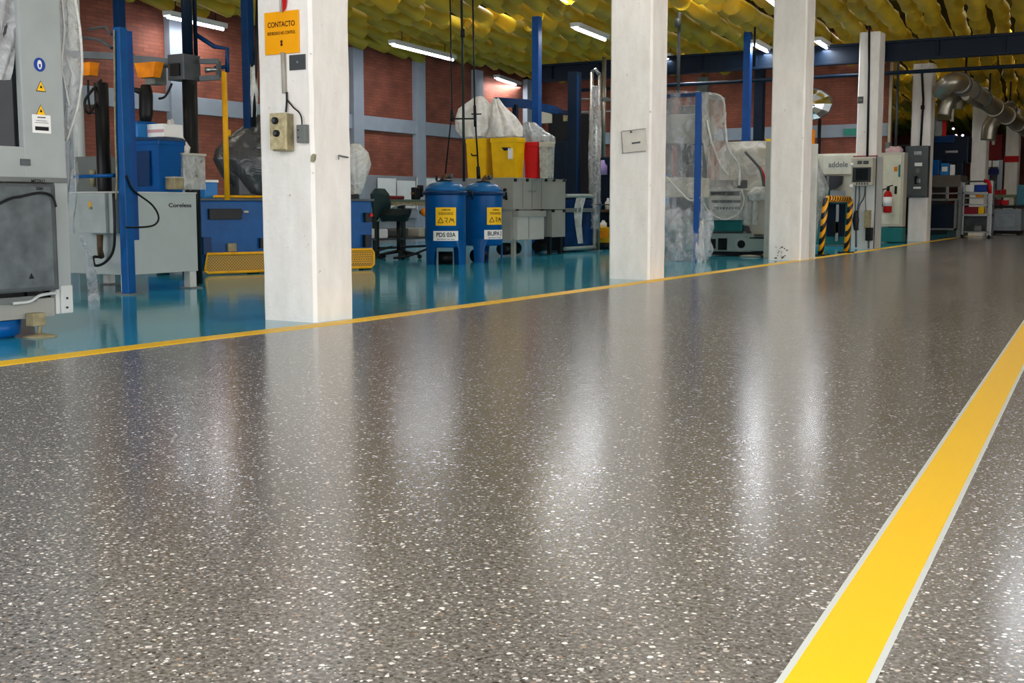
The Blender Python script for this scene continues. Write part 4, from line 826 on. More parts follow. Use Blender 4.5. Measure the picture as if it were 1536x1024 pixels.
# ================================================================ GREY CONTROL CABINETS
XG=-9.75; YG=16.7
def gx(px,py=330): return AX(px,py,XG)
def gyl(px,py=330): return AY(px,py,YG)
zt5=gx(769,266).z; zm=gx(773,316).z; zb5=gx(773,361).z
yend=gx(848).y; xl=gyl(702).x
gcab=T('control_cabinet','pale grey double deck control cabinet behind the right blue drum','cabinet',(XG-.5,YG+.5,0))
gcab.p('upper_box',MB().box((xl,YG,zm+.02),(XG,yend,zt5),.012),wgrey)
gcab.p('top_rim',MB().box((xl-.01,YG-.01,zt5-.012),(XG+.01,yend+.01,zt5),.004),grey)
lo1=gx(773).y; lo2=gx(813).y; lo3=gx(828).y
gcab.p('lower_box',MB().box((xl,YG+.02,zb5),(XG-.05,lo2,zm+.01),.01),wgrey)
dr=gcab.p('lower_door',MB().box((XG-.05,lo1,zb5+.01),(XG+.04,lo2,zm-.0),.008),mat('cab_door',(172,172,164),.42,0,.06))
gcab.p('hood',MB().box((XG-.04,lo1-.02,zm-.10),(XG+.07,lo2+.02,zm),.008),wgrey)
gcab.p('lower_box',MB().box((XG-.6,lo3,zb5+.03),(XG,yend,zm+.01),.01),wgrey)
gcab.p('recess',MB().box((XG-.6,lo2,zb5+.04),(XG-.1,lo3,zm)),mgrey)
for i,(px,py) in enumerate(((775,316),(813,316),(829,316),(845,316),(772,270),(790,270),(818,270),(830,270),(845,270))):
    q=gx(px,py); gcab.p('corner_bolt',MB().tube([q-V((.01,0,0)),q+V((.03,0,0))],.028,10),black)
for q in (gyl(758,285),gyl(758,296)): gcab.p('knob',MB().tube([q,q-V((0,.03,0))],.03,10),black)
for px in (784,798,812): gcab.p('door_seam',MB().box((XG,gx(px).y-.006,zm+.05),(XG+.004,gx(px).y+.006,zt5-.03)),mgrey)
gcab.p('door_seam',MB().box((XG+.04,gx(790).y-.005,zb5+.03),(XG+.044,gx(790).y+.005,zm-.1)),mgrey,dr)
gcab.p('print_mark',text_mb('CARBONY',.05,faceX(tuple(gx(798,287)),.002),wid=.3),mgrey)
for (x,y) in ((XG-.05,gx(772).y+.05),(XG-.05,gx(828).y),(XG-.55,YG+.1),(XG-.5,yend-.1),(XG-.05,yend-.1)):
    gcab.p('leg',MB().box((x-.03,y-.035,0),(x+.03,y+.035,zb5+.04)),wgrey if y<YG+.3 else black)
gcab.p('pump',MB().tube([(XG-.4,YG+.3,.12),(XG-.4,YG+.8,.12)],.1,14),black)
gcab.p('pump',MB().tube([(XG-.3,YG+1.3,.14),(XG-.3,YG+1.6,.14)],.09,14),black)
g=G(815,377); solo('fluid_bottle',MB().lathe((g.x-.2,g.y+.2,0),[(.08,0),(.09,.02),(.09,.12),(.05,.16),(.03,.2)],16),mat('bottle_blue',(120,170,220),.3),'pale blue bottle under the grey control cabinet','bottle')
# tubs on top
def tub(x0,x1,y0,y1,Y,dy,m,lab,cat='tub',rimm=None,group=None):
    a_,b2=AY(x0,y0,Y),AY(x1,y0,Y); z1=a_.z; c=((a_.x+b2.x)/2,Y+dy/2); hx=(b2.x-a_.x)/2
    t=T('plastic_tub',lab,cat,(c[0],c[1],zt5),group=group)
    t.p('body',MB().frus((c[0],c[1],0),(hx*.82,dy/2*.84),(hx*.95,dy/2*.95),zt5,z1-.05),m); t.p('rim',MB().box((c[0]-hx,Y,z1-.08),(c[0]+hx,Y+dy,z1),.015),rimm or m)
    t.p('rib',MB().bar((c[0]-hx*.5,Y+.02,zt5+.03),(c[0]-hx*.58,Y+.0,z1-.08),.02).v and MB().box((c[0]-hx*.55,Y+.015,zt5+.05),(c[0]-hx*.5,Y+.05,z1-.07)),m)
    return t,c,hx,z1
t1,cA1,h1,zT=tub(698,729,208,265,17.0,.28,yel,'left yellow plastic tub on the grey cabinet','tub')
t1.p('handle',MB().tube([(cA1[0]-.08,16.99,zT-.25),(cA1[0]-.05,16.97,zT-.28),(cA1[0]+.05,16.97,zT-.28)],.012),black)
t2,cA2,h2,zT=tub(735,775,207,265,17.0,.3,yel,'right and wider yellow plastic tub on the grey cabinet','tub')
t2.p('torn_label',MB().sheet([AY(752,221,16.99),AY(756,226,16.99)],[AY(766,221,16.99),AY(765,225,16.99)],n=4,amp=.004),ink)
t2.p('sticker',MB().box((AY(762,0,16.99).x,16.985,AY(770,238,16.99).z),(AY(768,0,16.99).x,17.02,AY(770,222,16.99).z)),paper)
t3,cA3,h3,_=tub(785,806,213,265,17.32,.24,red,'red plastic tub between the yellow tub and the clear box','tub')
t4,cA4,h4,_=tub(808,822,213,266,17.35,.24,film('clear_box_film',(190,194,186),.55,.2),'clear plastic box holding pale bottles at the right end of the grey cabinet','box',rimm=cream)
t4.p('contents',MB().loft([(cA4[0],cA4[1],zt5+.02,.06,.1),(cA4[0],cA4[1],zt5+.4,.07,.1)],fold=.2,n=24),cream)
def bag(name,rows,Y,ry,m,lab,fold=.14,seed=1,k=6):
    rr_=[]
    for y,x0,x1,q in rows:
        a_,b2=AY(x0,y,Y),AY(x1,y,Y); rr_.append(((a_.x+b2.x)/2,Y,a_.z,(b2.x-a_.x)/2,ry*q))
    t=T(name,lab,'bag',(rr_[0][0],Y,rr_[0][2])); t.p('bag_film',MB().loft(rr_,n=64,fold=fold,seed=seed,k=k),m); return t
tb1=bag('plastic_bag',[(207,696,740,1),(195,686,746,1),(180,682,744,.9),(165,688,738,.7),(152,706,728,.4),(146,714,724,.2)],17.18,.2,bagw,'tall white plastic bag bulging out of the left yellow tub',.13,3)
tb2=bag('plastic_bag',[(206,738,780,1),(192,734,778,1),(176,736,770,.85),(160,738,756,.5),(148,740,748,.25)],17.18,.17,bagw,'white plastic bag with a pointed top in the right yellow tub',.13,8)
tb3=bag('plastic_bag',[(216,786,829,1),(206,784,828,1),(196,786,812,.8),(184,788,800,.4)],17.6,.24,fgrey,'translucent plastic bag draped over the red tub',.12,12)
# ================================================================ dark posts & machinery behind the cabinets
t_,p=pole('ceiling_post',805,25,225,-10.6,mat('bright_post_blue',(24,74,140),.4),.065,'bright blue roof post above the red tub',sq=True,zb=0)
t_,p=pole('gantry_post',861,108,290,-11.0,nblue,.10,'wide dark blue steel post left of the silver posts',sq=True,zb=0)
t_.p('edge_strip',MB().box((p.x+.10,p.y-.1,0),(p.x+.11,p.y-.04,AX(861,115,-11.0).z)),dblue)
ar=T('jib_arm','dark blue jib arm sloping above the white bags','beam',AX(800,160,-11.0)); A_=[AX(745,153,-11),AX(790,156,-11.1),AX(835,166,-11.3),AX(852,170,-11.4)]
ar.p('beam',MB().bar(A_[0],A_[1],.09,.16).bar(A_[1],A_[2],.09,.14).bar(A_[2],A_[3],.09,.08),dblue)
ar.p('hanger',MB().bar(AX(773,157,-11),AX(773,185,-11),.08),nblue)
Yk=22.
t_,a_,b2=bb('lathe_machine',822,856,168,366,22.0,1.2,black,'tall dark machine standing behind the clear box and blue post','machine',.03)
t_.p('panel',MB().box((AY(812,160,21.98).x,21.97,AY(815,185,21.98).z),(AY(828,160,21.98).x,22.0,AY(815,160,21.98).z),.01),cream); t_.p('panel',MB().box((AY(845,160,21.98).x,21.97,AY(845,182,21.98).z),(AY(856,160,21.98).x,22.0,AY(845,166,21.98).z),.01),olive)
t_.p('side_housing',MB().box((a_.x+.1,21.9,b2.z+.2),(a_.x+.5,22.02,a_.z-.6),.02),nblue)
# glazed cabinet
f2=PF(G(846,379),G(893,376)); z1=f2.L(870,290).z; w2=f2.L(893,370).x; x0_=f2.L(846,370).x
gl=T('glazed_cabinet','low rounded cabinet with dark blue glass front beside the silver posts','cabinet',f2.a,f2.rz)
gl.p('body',MB().box((x0_,.03,.03),(w2,.6,z1-.01),.05),nblue,w=False)
gl.p('glass',MB().box((x0_+.05,.01,.1),(w2-.08,.035,z1-.1),.01),bglass,w=False)
gl.p('frame',MB().tube(curve([(x0_+.03,.0,.07),(w2-.1,.0,.07),(w2-.04,.0,.12),(w2-.04,.0,z1-.12),(w2-.12,.0,z1-.05),(x0_+.03,.0,z1-.05)],4),.035,8),mat('frame_grey',(140,150,146),.4),w=False)
gl.p('divider',MB().box((x0_+.03,-.02,f2.L(870,318).z),(w2-.05,.02,f2.L(870,312).z)),mgrey,w=False)
gl.p('side_panel',MB().box((w2-.05,.0,.03),(w2,.6,z1)),grey,w=False)
gl.p('paper_drape',MB().sheet([V((x0_+.42,-.012,z1-.06)),V((x0_+.34,-.012,z1-.3)),V((x0_+.4,-.012,.5)),V((x0_+.5,-.012,.15))],[V((x0_+.75,-.012,z1-.06)),V((x0_+.62,-.012,z1-.3)),V((x0_+.62,-.012,.5)),V((x0_+.68,-.012,.15))],n=8,amp=.01),fmilk,w=False)
XS=-10.0
t_,p=pole('silver_post',886,108,376,XS,galv,.035,'left silver post wrapped in plastic beside the glazed cabinet',zb=0)
t_.p('twin_tube',MB().tube([(XS+.13,p.y+.05,0),(XS+.13,p.y+.05,AX(890,112,XS).z)],.03),galv); t_.p('top_cap',MB().tube([(XS,p.y,AX(886,108,XS).z),(XS+.07,p.y,AX(886,104,XS).z),(XS+.13,p.y+.05,AX(886,112,XS).z)],.035),steel)
t_.p('film_wrap',MB().loft([(XS+.07,p.y,.4,.10,.07),(XS+.07,p.y,1.6,.12,.08),(XS+.07,p.y,2.6,.10,.07),(XS+.07,p.y,3.0,.09,.06)],n=24,fold=.12),fclear)
t_.p('base_plate',MB().box((XS-.08,p.y-.1,0),(XS+.2,p.y+.12,.012)),mgrey); t_.p('shelf_arm',MB().box((XS-.1,p.y-.05,AX(886,306,XS).z-.02),(XS+.5,p.y+.1,AX(886,306,XS).z)),rust)
t_,p=pole('hanging_pipe',905,150,240,-11.2,galv,.045,'shorter grey pipe between the silver post and the second pillar','pipe',zb=AX(905,240,-11.2).z,ztop=3.9)
t_.p('clamp',MB().box((p.x-.1,p.y-.06,AX(905,152,-11.2).z),(p.x+.1,p.y+.06,AX(905,146,-11.2).z)),mgrey)
for y_ in (0,1): t_.p('cross_rail',MB().tube([AX(870,[148,168][y_],-11.2),AX(925,[150,167][y_],-11.2)],.018),mgrey)
t_,p=pole('white_panel_post',897,190,262,-10.5,white,.06,'short white upright behind the silver post','post',zb=AX(897,262,-10.5).z)
for (x0,x1,y0,y1,m_,lab,Y_,dy) in ((893,925,236,380,nblue,'dark blue cabinet packed with parts beside the second pillar',21.2,.8),):
    t_,a_,b2=bb('parts_rack',x0,x1,y0,y1,Y_,dy,m_,lab,'rack',.02)
    t_.p('shelf',MB().box((a_.x,Y_-.15,AY(900,318,Y_).z),(b2.x,Y_,AY(900,314,Y_).z)),rust); t_.p('shelf',MB().box((a_.x,Y_-.15,AY(900,345,Y_).z),(b2.x,Y_,AY(900,341,Y_).z)),steel)
for (px,py,r_,h_,m_,lab) in ((904,262,.09,.28,purp,'lilac bottle high on the dark blue rack'),(912,314,.06,.22,white,'white bottle standing on the upper rack shelf'),(899,314,.05,.2,lblue,'pale blue bottle standing on the upper rack shelf'),(905,341,.07,.14,paper,'small white jar standing on the lower rack shelf')):
    q=AY(px,py,21.12); solo('bottle',MB().lathe(q,[(r_,0),(r_,h_*.6),(r_*.5,h_*.8),(r_*.4,h_)],14),m_,lab,'bottle')
g=G(905,374); t_=T('orange_trolley','orange and yellow small trolley between the silver post and the second pillar','trolley',(g.x,g.y,0)); t_.p('hopper',MB().frus((g.x,g.y+.1,0),(.12,.15),(.26,.2),.08,.42),yst); t_.p('front_plate',MB().box((g.x-.1,g.y-.11,.22),(g.x+.12,g.y-.09,.36)),org); t_.p('wheel',MB().tube([(g.x-.15,g.y,.08),(g.x+.15,g.y,.08)],.08,14),black)
# ================================================================ WRAPPED FRAME right of the second pillar
XR=-6.65; fy=AX(1048,392,XR).y; ztf=AX(1048,138,XR).z; yb=AX(1086,150,XR).y; xL=AY(975,300,fy).x
wf=T('wrapped_machine','machine inside a blue post frame wrapped in clear crumpled plastic, right of the second pillar','covered machine',((xL+XR)/2,(fy+yb)/2,0))
for (x,y,lab) in ((XR,fy,None),(xL,fy,None),(xL,yb-.1,None)): wf.p('frame_post',MB().box((x-.04,y-.14,0),(x+.04,y-.06,ztf),.006),mat('bright_post_blue',(14,66,132),.4) if y==fy else mgrey)
wf.p('frame_rail',MB().box((xL,fy-.025,ztf-.05),(XR,fy+.025,ztf)),dblue); wf.p('frame_rail',MB().box((XR-.03,fy,ztf-.05),(XR+.02,yb,ztf)),mgrey)
mx0=AY(1000,300,fy+.4).x; mx1=AY(1046,300,fy+.4).x
wf.p('machine_column',MB().box((mx0-.25,fy+.35,.35),(mx1-.02,yb-.25,1.25),.05).v and MB().box((mx0+.1,fy+.5,.3),(mx1-.05,yb-.25,2.35),.08),dgrey)
wf.p('machine_head',MB().box((mx0+.0,fy+.25,1.75),(mx1+.08,fy+.9,2.2),.08),wgrey)
wf.p('dark_spindle',MB().tube([(mx0+.35,fy+.4,1.95),(mx0+.35,fy+.4,1.45)],[.14,.10],16),black)
wf.p('machine_table',MB().box((mx0-.2,fy+.1,.95),(mx1,fy+.9,1.25),.03),cream)
wf.p('teal_base',MB().box((mx0-.2,fy+.12,.08),(mx1-.05,fy+1.0,.62),.03),teal)
wf.p('blue_tube',MB().tube([(mx0+.05,fy+.2,1.3),(mx0+.08,fy+.2,.85)],.05),lblue)
film1=film('wrap_film',(206,208,212),.32,.12,5.5)
def ringY(y,px0,px1,ya,yb_):  # helper for a wrap ring in plan
    pass
# main wrap : front and side sheets
fr_=[(136,996,1049),(165,996,1050),(200,996,1051),(240,996,1052),(280,996,1053),(320,996,1056),(355,996,1056),(385,996,1052)]
wf.p('front_film',MB().sheet([AY(l,y,fy) for y,l,r in fr_],[AY(r,y,fy) for y,l,r in fr_],n=40,amp=.055,seed=1),film1)
sd=[(138,1054,1062),(147,1054,1086),(170,1054,1090),(200,1054,1092),(225,1054,1099),(245,1055,1110),(270,1056,1110),(283,1056,1104)]
wf.p('side_film',MB().sheet([AX(l,y,XR+.06) for y,l,r in sd],[AX(r,y,XR+.10) for y,l,r in sd],n=40,amp=.035,seed=5,nrm=V((1,0,0))),film('side_film',(190,190,184),.48,.14,4.))
wf.p('film_fold',MB().tube(curve([AX(1062,140,XR+.1),AX(1084,148,XR+.1),AX(1088,190,XR+.13),AX(1092,222,XR+.13),AX(1108,248,XR+.15),AX(1109,278,XR+.15)]),.018),fmilk)
wf.p('film_fold',MB().tube(curve([AX(1060,180,XR+.1),AX(1068,215,XR+.14),AX(1080,245,XR+.14),AX(1092,262,XR+.15)]),.014),fmilk)
wf.p('film_fold',MB().tube(curve([AY(1000,265,fy-.1),AY(1018,285,fy-.12),AY(1035,300,fy-.12),AY(1050,296,fy-.1)]),.014),fmilk)
q=AY(1030,372,fy-.1)
wf.p('film_bundle',MB().loft([(q.x-.05,fy-.08,.01,.28,.1),(q.x,fy-.1,.2,.30,.14),(q.x-.05,fy-.06,.5,.34,.12),(q.x-.1,fy-.03,.75,.3,.08)],fold=.3,n=60,seed=4,k=8,cap=False),film1)
wf.p('film_bundle',MB().loft([(XR+.02,fy-.05,.01,.10,.08),(XR+.02,fy-.06,.3,.06,.07),(XR+.03,fy-.05,.62,.05,.06)],fold=.3,n=30,seed=9),fmilk)
# ================================================================ GRINDING MACHINE
g0,g1_=G(1052,386),G(1126,384); YM=19.0
def mY(px,py,off=0): return AY(px,py,YM-off)
gm=T('grinding_machine','grey green grinding machine with slanted button panel left of the third pillar','machine',((mY(1090,380).x),YM+.6,0))
def mb2(name,x0,x1,y0,y1,d0,d1,m,bev=.015,par=None):
    a_,b2=mY(x0,y0,d1),mY(x1,y1,d1); return gm.p(name,MB().box((a_.x,YM-d1,b2.z),(b2.x,YM-d0,a_.z),bev),m,par)
mb2('base',1050,1128,349,378,-1.2,.1,ggrn,.03); mb2('upper_body',1052,1128,283,349,-1.1,0,ggrn,.02); mb2('base_skirt',1052,1126,376,383,-1.1,.02,black,0)
mb2('side_body',1116,1160,283,352,-1.2,.02,cream,.02); mb2('side_base',1120,1160,357,377,-1.2,.14,ggrn,.02); mb2('side_slot',1124,1158,356,358,-1.,.15,black,0)
mb2('teal_apron',1052,1113,329,347,0,.16,teal,.03)
a_,b2=mY(1062,284,.10),mY(1112,329,.28)
pv=MB(); vs=[mY(1060,283,.12),mY(1112,283,.12),mY(1108,330,.30),mY(1066,330,.30)]; vs+=[v+V((0,.2,0)) for v in vs]; pv.add(vs,[(0,3,2,1),(4,5,6,7),(0,1,5,4),(1,2,6,5),(2,3,7,6),(3,0,4,7)])
cp_=gm.p('control_panel',pv,mat('panel_grey',(150,154,150),.4))
for k_,(yy,nb,rx,sz) in enumerate(((302,13,3.3,.024),(312,9,4.4,.018))):
    for i in range(nb):
        px=1070+i*rx+ (k_*3); fq=(yy-283)/47; q=mY(px,yy,.12+.18*fq+.005); gm.p('button',MB().box(q-V((sz,.01,sz)),q+V((sz*.6,.01,sz))),black if (i+k_)%3 else dgrey,cp_)
q0_=mY(1066,286,.13); gm.p('dark_slot',MB().box((mY(1066,288,.15).x,YM-.16,mY(1066,294,.15).z),(mY(1110,288,.15).x,YM-.14,mY(1066,287,.15).z)),black,cp_)
mb2('vent',1066,1073,358,373,.1,.12,black); mb2('vent',1077,1090,357,375,.1,.12,black)
q=mY(1113,366,.1); gm.p('port_ring',MB().tube([q,q-V((0,.03,0))],.12,24),grey); gm.p('port',MB().tube([q-V((0,.03,0)),q-V((0,.04,0))],.065,20),black)
mb2('rear_hood',1093,1160,222,283,-1.2,-.5,cream,.04); mb2('hood_lip',1060,1110,270,284,-.8,-.1,dgrey)
gm.p('hood_film',MB().loft([(mY(1126,283,-.8).x,YM+.9,mY(1126,283,-.5).z,.55,.45),(mY(1126,250,-.8).x,YM+.9,mY(1126,250,-.5).z,.54,.46),(mY(1124,222,-.8).x,YM+.9,mY(1126,224,-.5).z,.52,.44),(mY(1122,214,-.8).x,YM+.9,mY(1126,211,-.5).z,.38,.3)],n=64,fold=.03,k=6,sq=3,seed=3),film('hood_cover_film',(196,196,188),.7,.2,5.))
gm.p('cable',MB().tube(curve([mY(1118,228,-.3),mY(1132,243,-.2),mY(1142,258,-.15),mY(1147,290,-.05)]),.022),dgrey); gm.p('cable',MB().tube(curve([mY(1140,250,-.2),mY(1146,262,-.15),mY(1150,285,-.1)]),.014),red)
gm.p('wrapped_pipe',MB().loft([(mY(1141,290,.2).x,YM-.1,mY(1141,301,.2).z,.2,.12),(mY(1141,290,.2).x,YM-.1,mY(1141,290,.2).z,.24,.16),(mY(1143,280,.2).x,YM-.1,mY(1141,281,.2).z,.16,.12)],fold=.15,n=40),fmilk)
gm.p('apron_film',MB().sheet([mY(1114,y,.2) for y in (285,300,320,337)],[mY(1136,y,.2) for y in (285,300,320,337)],n=12,amp=.03,seed=8),fgrey)
gm.p('panel_film',MB().sheet([mY(1056,y,.36) for y in (280,300,318,332)],[mY(1118,y,.36) for y in (282,300,318,326)],n=24,amp=.03,seed=3),film('panel_film',(206,208,206),.22,.15))
gm.p('film_fold',MB().tube(curve([mY(1053,296,.38),mY(1062,316,.4),mY(1085,329,.4),mY(1108,320,.4),mY(1116,300,.38),mY(1112,284,.36)]),.012),fmilk)
gm.p('hand_wheel',MB().tube([mY(1120,343,.02),mY(1120,343,.12)],.05),black)
gm.p('knobs',MB().tube([mY(1124,349,.02),mY(1124,349,.08)],.035),black)
solo('floor_rag',MB().lathe(G(1125,385),[(.10,0),(.12,.012),(.07,.03),(.01,.035)],14,1.6,1),cream,'small pale scrap on the teal floor in front of the grinding machine','scrap')
# flat posts either side of the third pillar
def vpanel(x0,x1,yt,yb2,Y,m,lab):
    a_,b2=AY(x0,yt,Y),AY(x1,yb2,Y); solo('flat_post',MB().box((a_.x,Y,0),(b2.x,Y+.06,a_.z),.006),m,lab,'post')
vpanel(1149,1160,212,386,18.75,mat('post_grey',(176,176,168),.5),'flat pale grey post just left of the third pillar')
vpanel(1208,1221,216,388,18.6,mat('post_white',(204,204,198),.5),'flat off-white post just right of the third pillar')
q=AY(1216,204,18.62); solo('amber_beacon',MB().box((q.x-.06,18.6,AY(1216,216,18.6).z),(q.x+.05,18.7,AY(1216,194,18.6).z),.015),org,'orange lamp on top of the flat off-white post','beacon')
# plastic beside the third pillar
bag('plastic_cover',[(366,1212,1222,.5),(330,1212,1226,.8),(310,1216,1234,1),(296,1214,1238,1),(282,1214,1240,1),(262,1214,1232,.9),(240,1214,1226,.6),(225,1214,1220,.4)],21.6,.3,fgrey,'crumpled clear plastic cover right of the third pillar above the striped guard',.14,6)
# dome mirror
mq=AY(1214,157,20.); mr=T('convex_mirror','faceted convex safety mirror sticking out right of the third pillar','mirror',mq)
rd=(AY(1248,157,20.).x-mq.x)
vs=[];nn=12
for k_,(rr2,dd) in enumerate(((1,0),(.72,-.07),(.35,-.11))):
    for i in range(nn): t=2*PI*i/nn; vs.append(mq+V((rd*rr2*math.cos(t),dd,rd*.68*rr2*math.sin(t))))
vs.append(mq+V((0,-.12,0))); fs=[(k_*nn+i,k_*nn+(i+1)%nn,(k_+1)*nn+(i+1)%nn,(k_+1)*nn+i) for k_ in (0,1) for i in range(nn)]+[(2*nn+i,2*nn+(i+1)%nn,3*nn) for i in range(nn)]
mr.p('mirror_face',MB().add(vs,fs),mat('mirror',(200,206,208),.06,1.)); mr.p('rim',MB().tube([mq+V((rd*math.cos(2*PI*i/24),.01,rd*.68*math.sin(2*PI*i/24))) for i in range(25)],.012),dgrey)
mr.p('bracket',MB().tube([mq+V((0,.0,0)),mq+V((-.2,.1,0)),V((-5.9,18.3,mq.z))],.02),dgrey)
# ================================================================ STRIPED GUARD
h1,h2=G(1231,383),G(1269,379); hzt=AD(1233,298,h1).z; 
hg=T('striped_barrier','yellow and black striped hoop barrier between the third and fourth pillars','barrier',((h1.x+h2.x)/2,(h1.y+h2.y)/2,0))
lean=V((.03,.08,0))
hp=[h1+V((0,0,.02)),h1+V((0,0,hzt-.12))+lean,h1+V((0,.03,hzt-.03))+lean,h1+V((0,.12,hzt))+lean]
hp2=[h2+V((0,0,.02)),h2+V((0,0,hzt-.12))+lean,h2+V((0,-.03,hzt-.03))+lean,h2+V((0,-.12,hzt))+lean]
hg.p('post',MB().tube(hp,.05,14),HAZ); hg.p('post',MB().tube(hp2,.05,14),HAZ); hg.p('top_bar',MB().tube([hp[-1],hp2[-1]],.055,14),HAZ)
for h in (h1,h2): hg.p('foot_plate',MB().box((h.x-.11,h.y-.14,0),(h.x+.11,h.y+.14,.02)),black)
# ================================================================ WHITE MACHINE behind it
YN=25.0
def n_(px,py): return AY(px,py,YN)
wm=T('measuring_machine','cream machine with dark screen and keyboard behind the striped barrier','machine',(n_(1250,370).x,YN+.5,0))
def nb_(name,x0,x1,y0,y1,d,m,bev=.01,par=None,dep=.02): a_,b2=n_(x0,y0),n_(x1,y1); return wm.p(name,MB().box((a_.x,YN-d,max(b2.z,0.02)),(b2.x,YN-d+dep,a_.z),bev),m,par)
nb_('cabinet',1218,1290,231,300,0,cream,.03,dep=.9); nb_('front_cover',1236,1288,233,261,.04,mat('cover_cream',(190,186,170),.5),.01,dep=.04)
nb_('base',1222,1290,300,371,-.15,teal,.02,dep=.7); nb_('open_bay',1238,1264,306,355,-.13,nblue); nb_('bay_strip',1252,1255,306,362,-.10,steel); nb_('vent',1246,1258,332,350,-.1,black)
q=n_(1258,247); wm.p('lettering',text_mb('addele',.16,faceY((q.x,YN-.04,q.z),.003),wid=.40),mgrey)
sc_=MB(); P=[n_(1232,263),n_(1266,264),n_(1264,276),n_(1254,284),n_(1241,284),n_(1234,276)]; P=[p-V((0,.12,0)) for p in P]; P+=[p+V((0,.1,0)) for p in P]; sc_.add(P,[(5,4,3,2,1,0),(6,7,8,9,10,11)]+[(i,(i+1)%6,6+(i+1)%6,6+i) for i in range(6)])
wm.p('screen',sc_,screenm); nb_('screen_arm',1243,1246,262,286,.14,mgrey)
kb=MB(); P=[n_(1248,286)-V((0,.15,0)),n_(1271,286)-V((0,.15,0)),n_(1274,300)-V((0,.4,0)),n_(1253,300)-V((0,.4,0))]; P+=[p-V((0,0,.06)) for p in P]; kb.add(P,[(0,1,2,3),(7,6,5,4),(0,4,5,1),(1,5,6,2),(2,6,7,3),(3,7,4,0)])
wm.p('keyboard',kb,dgrey); nb_('side_console',1231,1247,284,302,.2,teal,.02,dep=.2); nb_('ledge',1230,1290,300,303,.3,white,dep=.4)
g=G(1222,368); solo('grey_bollard',MB().box((g.x-.0,24.2,0),(g.x+.08,24.3,.8)),mgrey,'thin grey stand beside the teal base behind the striped barrier','stand')
# ================================================================ FOURTH PILLAR FITTINGS (face Y=23.8)
Y4=23.79
def k4(px,py,d=0): return AY(px,py,Y4-d)
cl=T('pillar_cladding','white metal cladding around the foot of the fourth pillar','cladding',(-5.68,Y4,0))
zc_=k4(1300,235).z
cl.p('front_sheet',MB().box((P4[0]-.03,Y4-.03,0),(P4[1]+.03,Y4-.005,zc_),.004),white); cl.p('side_sheet',MB().box((P4[1]+.008,Y4-.03,0),(P4[1]+.03,24.28,zc_),.004),white)
cl.p('top_strip',MB().box((P4[0]-.035,Y4-.04,zc_),(P4[1]+.035,Y4-.002,zc_+.02)),mat('strip_red',(130,50,40),.5))
hm=T('control_screen','pale grey control panel with a dark screen mounted on the fourth pillar','control panel',(k4(1295,278).x,Y4-.2,k4(1295,278).z))
def hb(name,x0,x1,y0,y1,d,dep,m,bev=.01,par=None): a_,b2=k4(x0,y0,d),k4(x1,y1,d); return hm.p(name,MB().box((a_.x,Y4-d,b2.z),(b2.x,Y4-d+dep,a_.z),bev),m,par)
hb('housing',1277,1308,237,278,.28,.245,cream,.02); hb('screen',1279,1306,251,273,.30,.02,mat('bezel',(50,54,54),.3)); hb('display',1284,1302,253,270,.305,.01,screenm)
hb('name_strip',1286,1293,241,246,.29,.015,dgrey); hb('name_strip',1295,1303,241,246,.29,.015,dgrey)
for i in range(5): hb('key',1284+i*4,1286+i*4,274,277,.29,.02,dgrey,.002)
for (px,py) in ((1278,247),(1277,279)): q=k4(px,py,.3); hm.p('corner_cap',MB().lathe(q,[(.02,-.03),(.04,0),(.02,.03)],10),paper)
cbn=T('cable_bundle','dark cables hanging below the control panel on the fourth pillar','cables',k4(1285,360,.1))
for i,(pts) in enumerate(([(1284,279),(1283,300),(1283,318),(1283,345)],[(1289,279),(1289,298),(1286,316),(1285,345)],[(1298,279),(1296,296),(1288,312),(1287,345)])): cbn.p('cable',MB().tube(curve([k4(x,y,.12) for x,y in pts]),.014),dgrey)
q=k4(1284,330,.12); cbn.p('connector_bundle',MB().loft([(q.x,Y4-.12,k4(1284,345,.1).z,.03,.05),(q.x,Y4-.12,k4(1284,330,.1).z,.07,.07),(q.x,Y4-.12,k4(1284,316,.1).z,.04,.05)],fold=.1,n=20),black)
cbn.p('lower_cable',MB().tube([k4(1284,345,.12),k4(1284,371,.12)],.02),dgrey)
fl=T('cable_holder','narrow olive and black holder on the white cladding of the fourth pillar','holder',k4(1302,362,.1)); a_,b2=k4(1297,315,.1),k4(1305,343,.1); fl.p('case',MB().box((a_.x,Y4-.1,b2.z),(b2.x,Y4-.035,a_.z),.008),olive)
a_,b2=k4(1298,341,.12),k4(1308,361,.12); fl.p('lower_case',MB().box((a_.x,Y4-.12,b2.z),(b2.x,Y4-.035,a_.z),.02),black); fl.p('tail',MB().tube([k4(1303,361,.09),k4(1303,372,.09)],.018),dgrey)
fl.p('wire',MB().tube([k4(1299,280,.09),k4(1298,300,.09),k4(1299,315,.09)],.006),black)
cdt=T('wall_conduit','dark conduit running down the face of the fourth pillar','conduit',k4(1303,235,.03)); cdt.p('pipe',MB().tube([k4(1304,38,.03),k4(1303,140,.03),k4(1301,235,.03)],.022),black)
t_,c,h=pl('wall_plate',1287,145,1295,155,Y4,dgrey,'tiny dark square plate on the fourth pillar above the control panel','plate'); t_.p('mark',MB().box((c.x-h[0]*.5,Y4-.016,c.z-.01),(c.x+h[0]*.5,Y4-.012,c.z+.01)),olive)
# side pipe right of pillar 4
t_,p=pole('side_pipe',1333,90,228,AY(1333,200,28.75).x,mat('pipe_cream',(180,176,150),.5),.035,'thin cream pipe just right of the fourth pillar','pipe',zb=0)
t_.p('pipe_clamp',MB().box((p.x-.05,p.y-.05,2.2),(p.x+.05,p.y+.05,2.24)),mgrey)
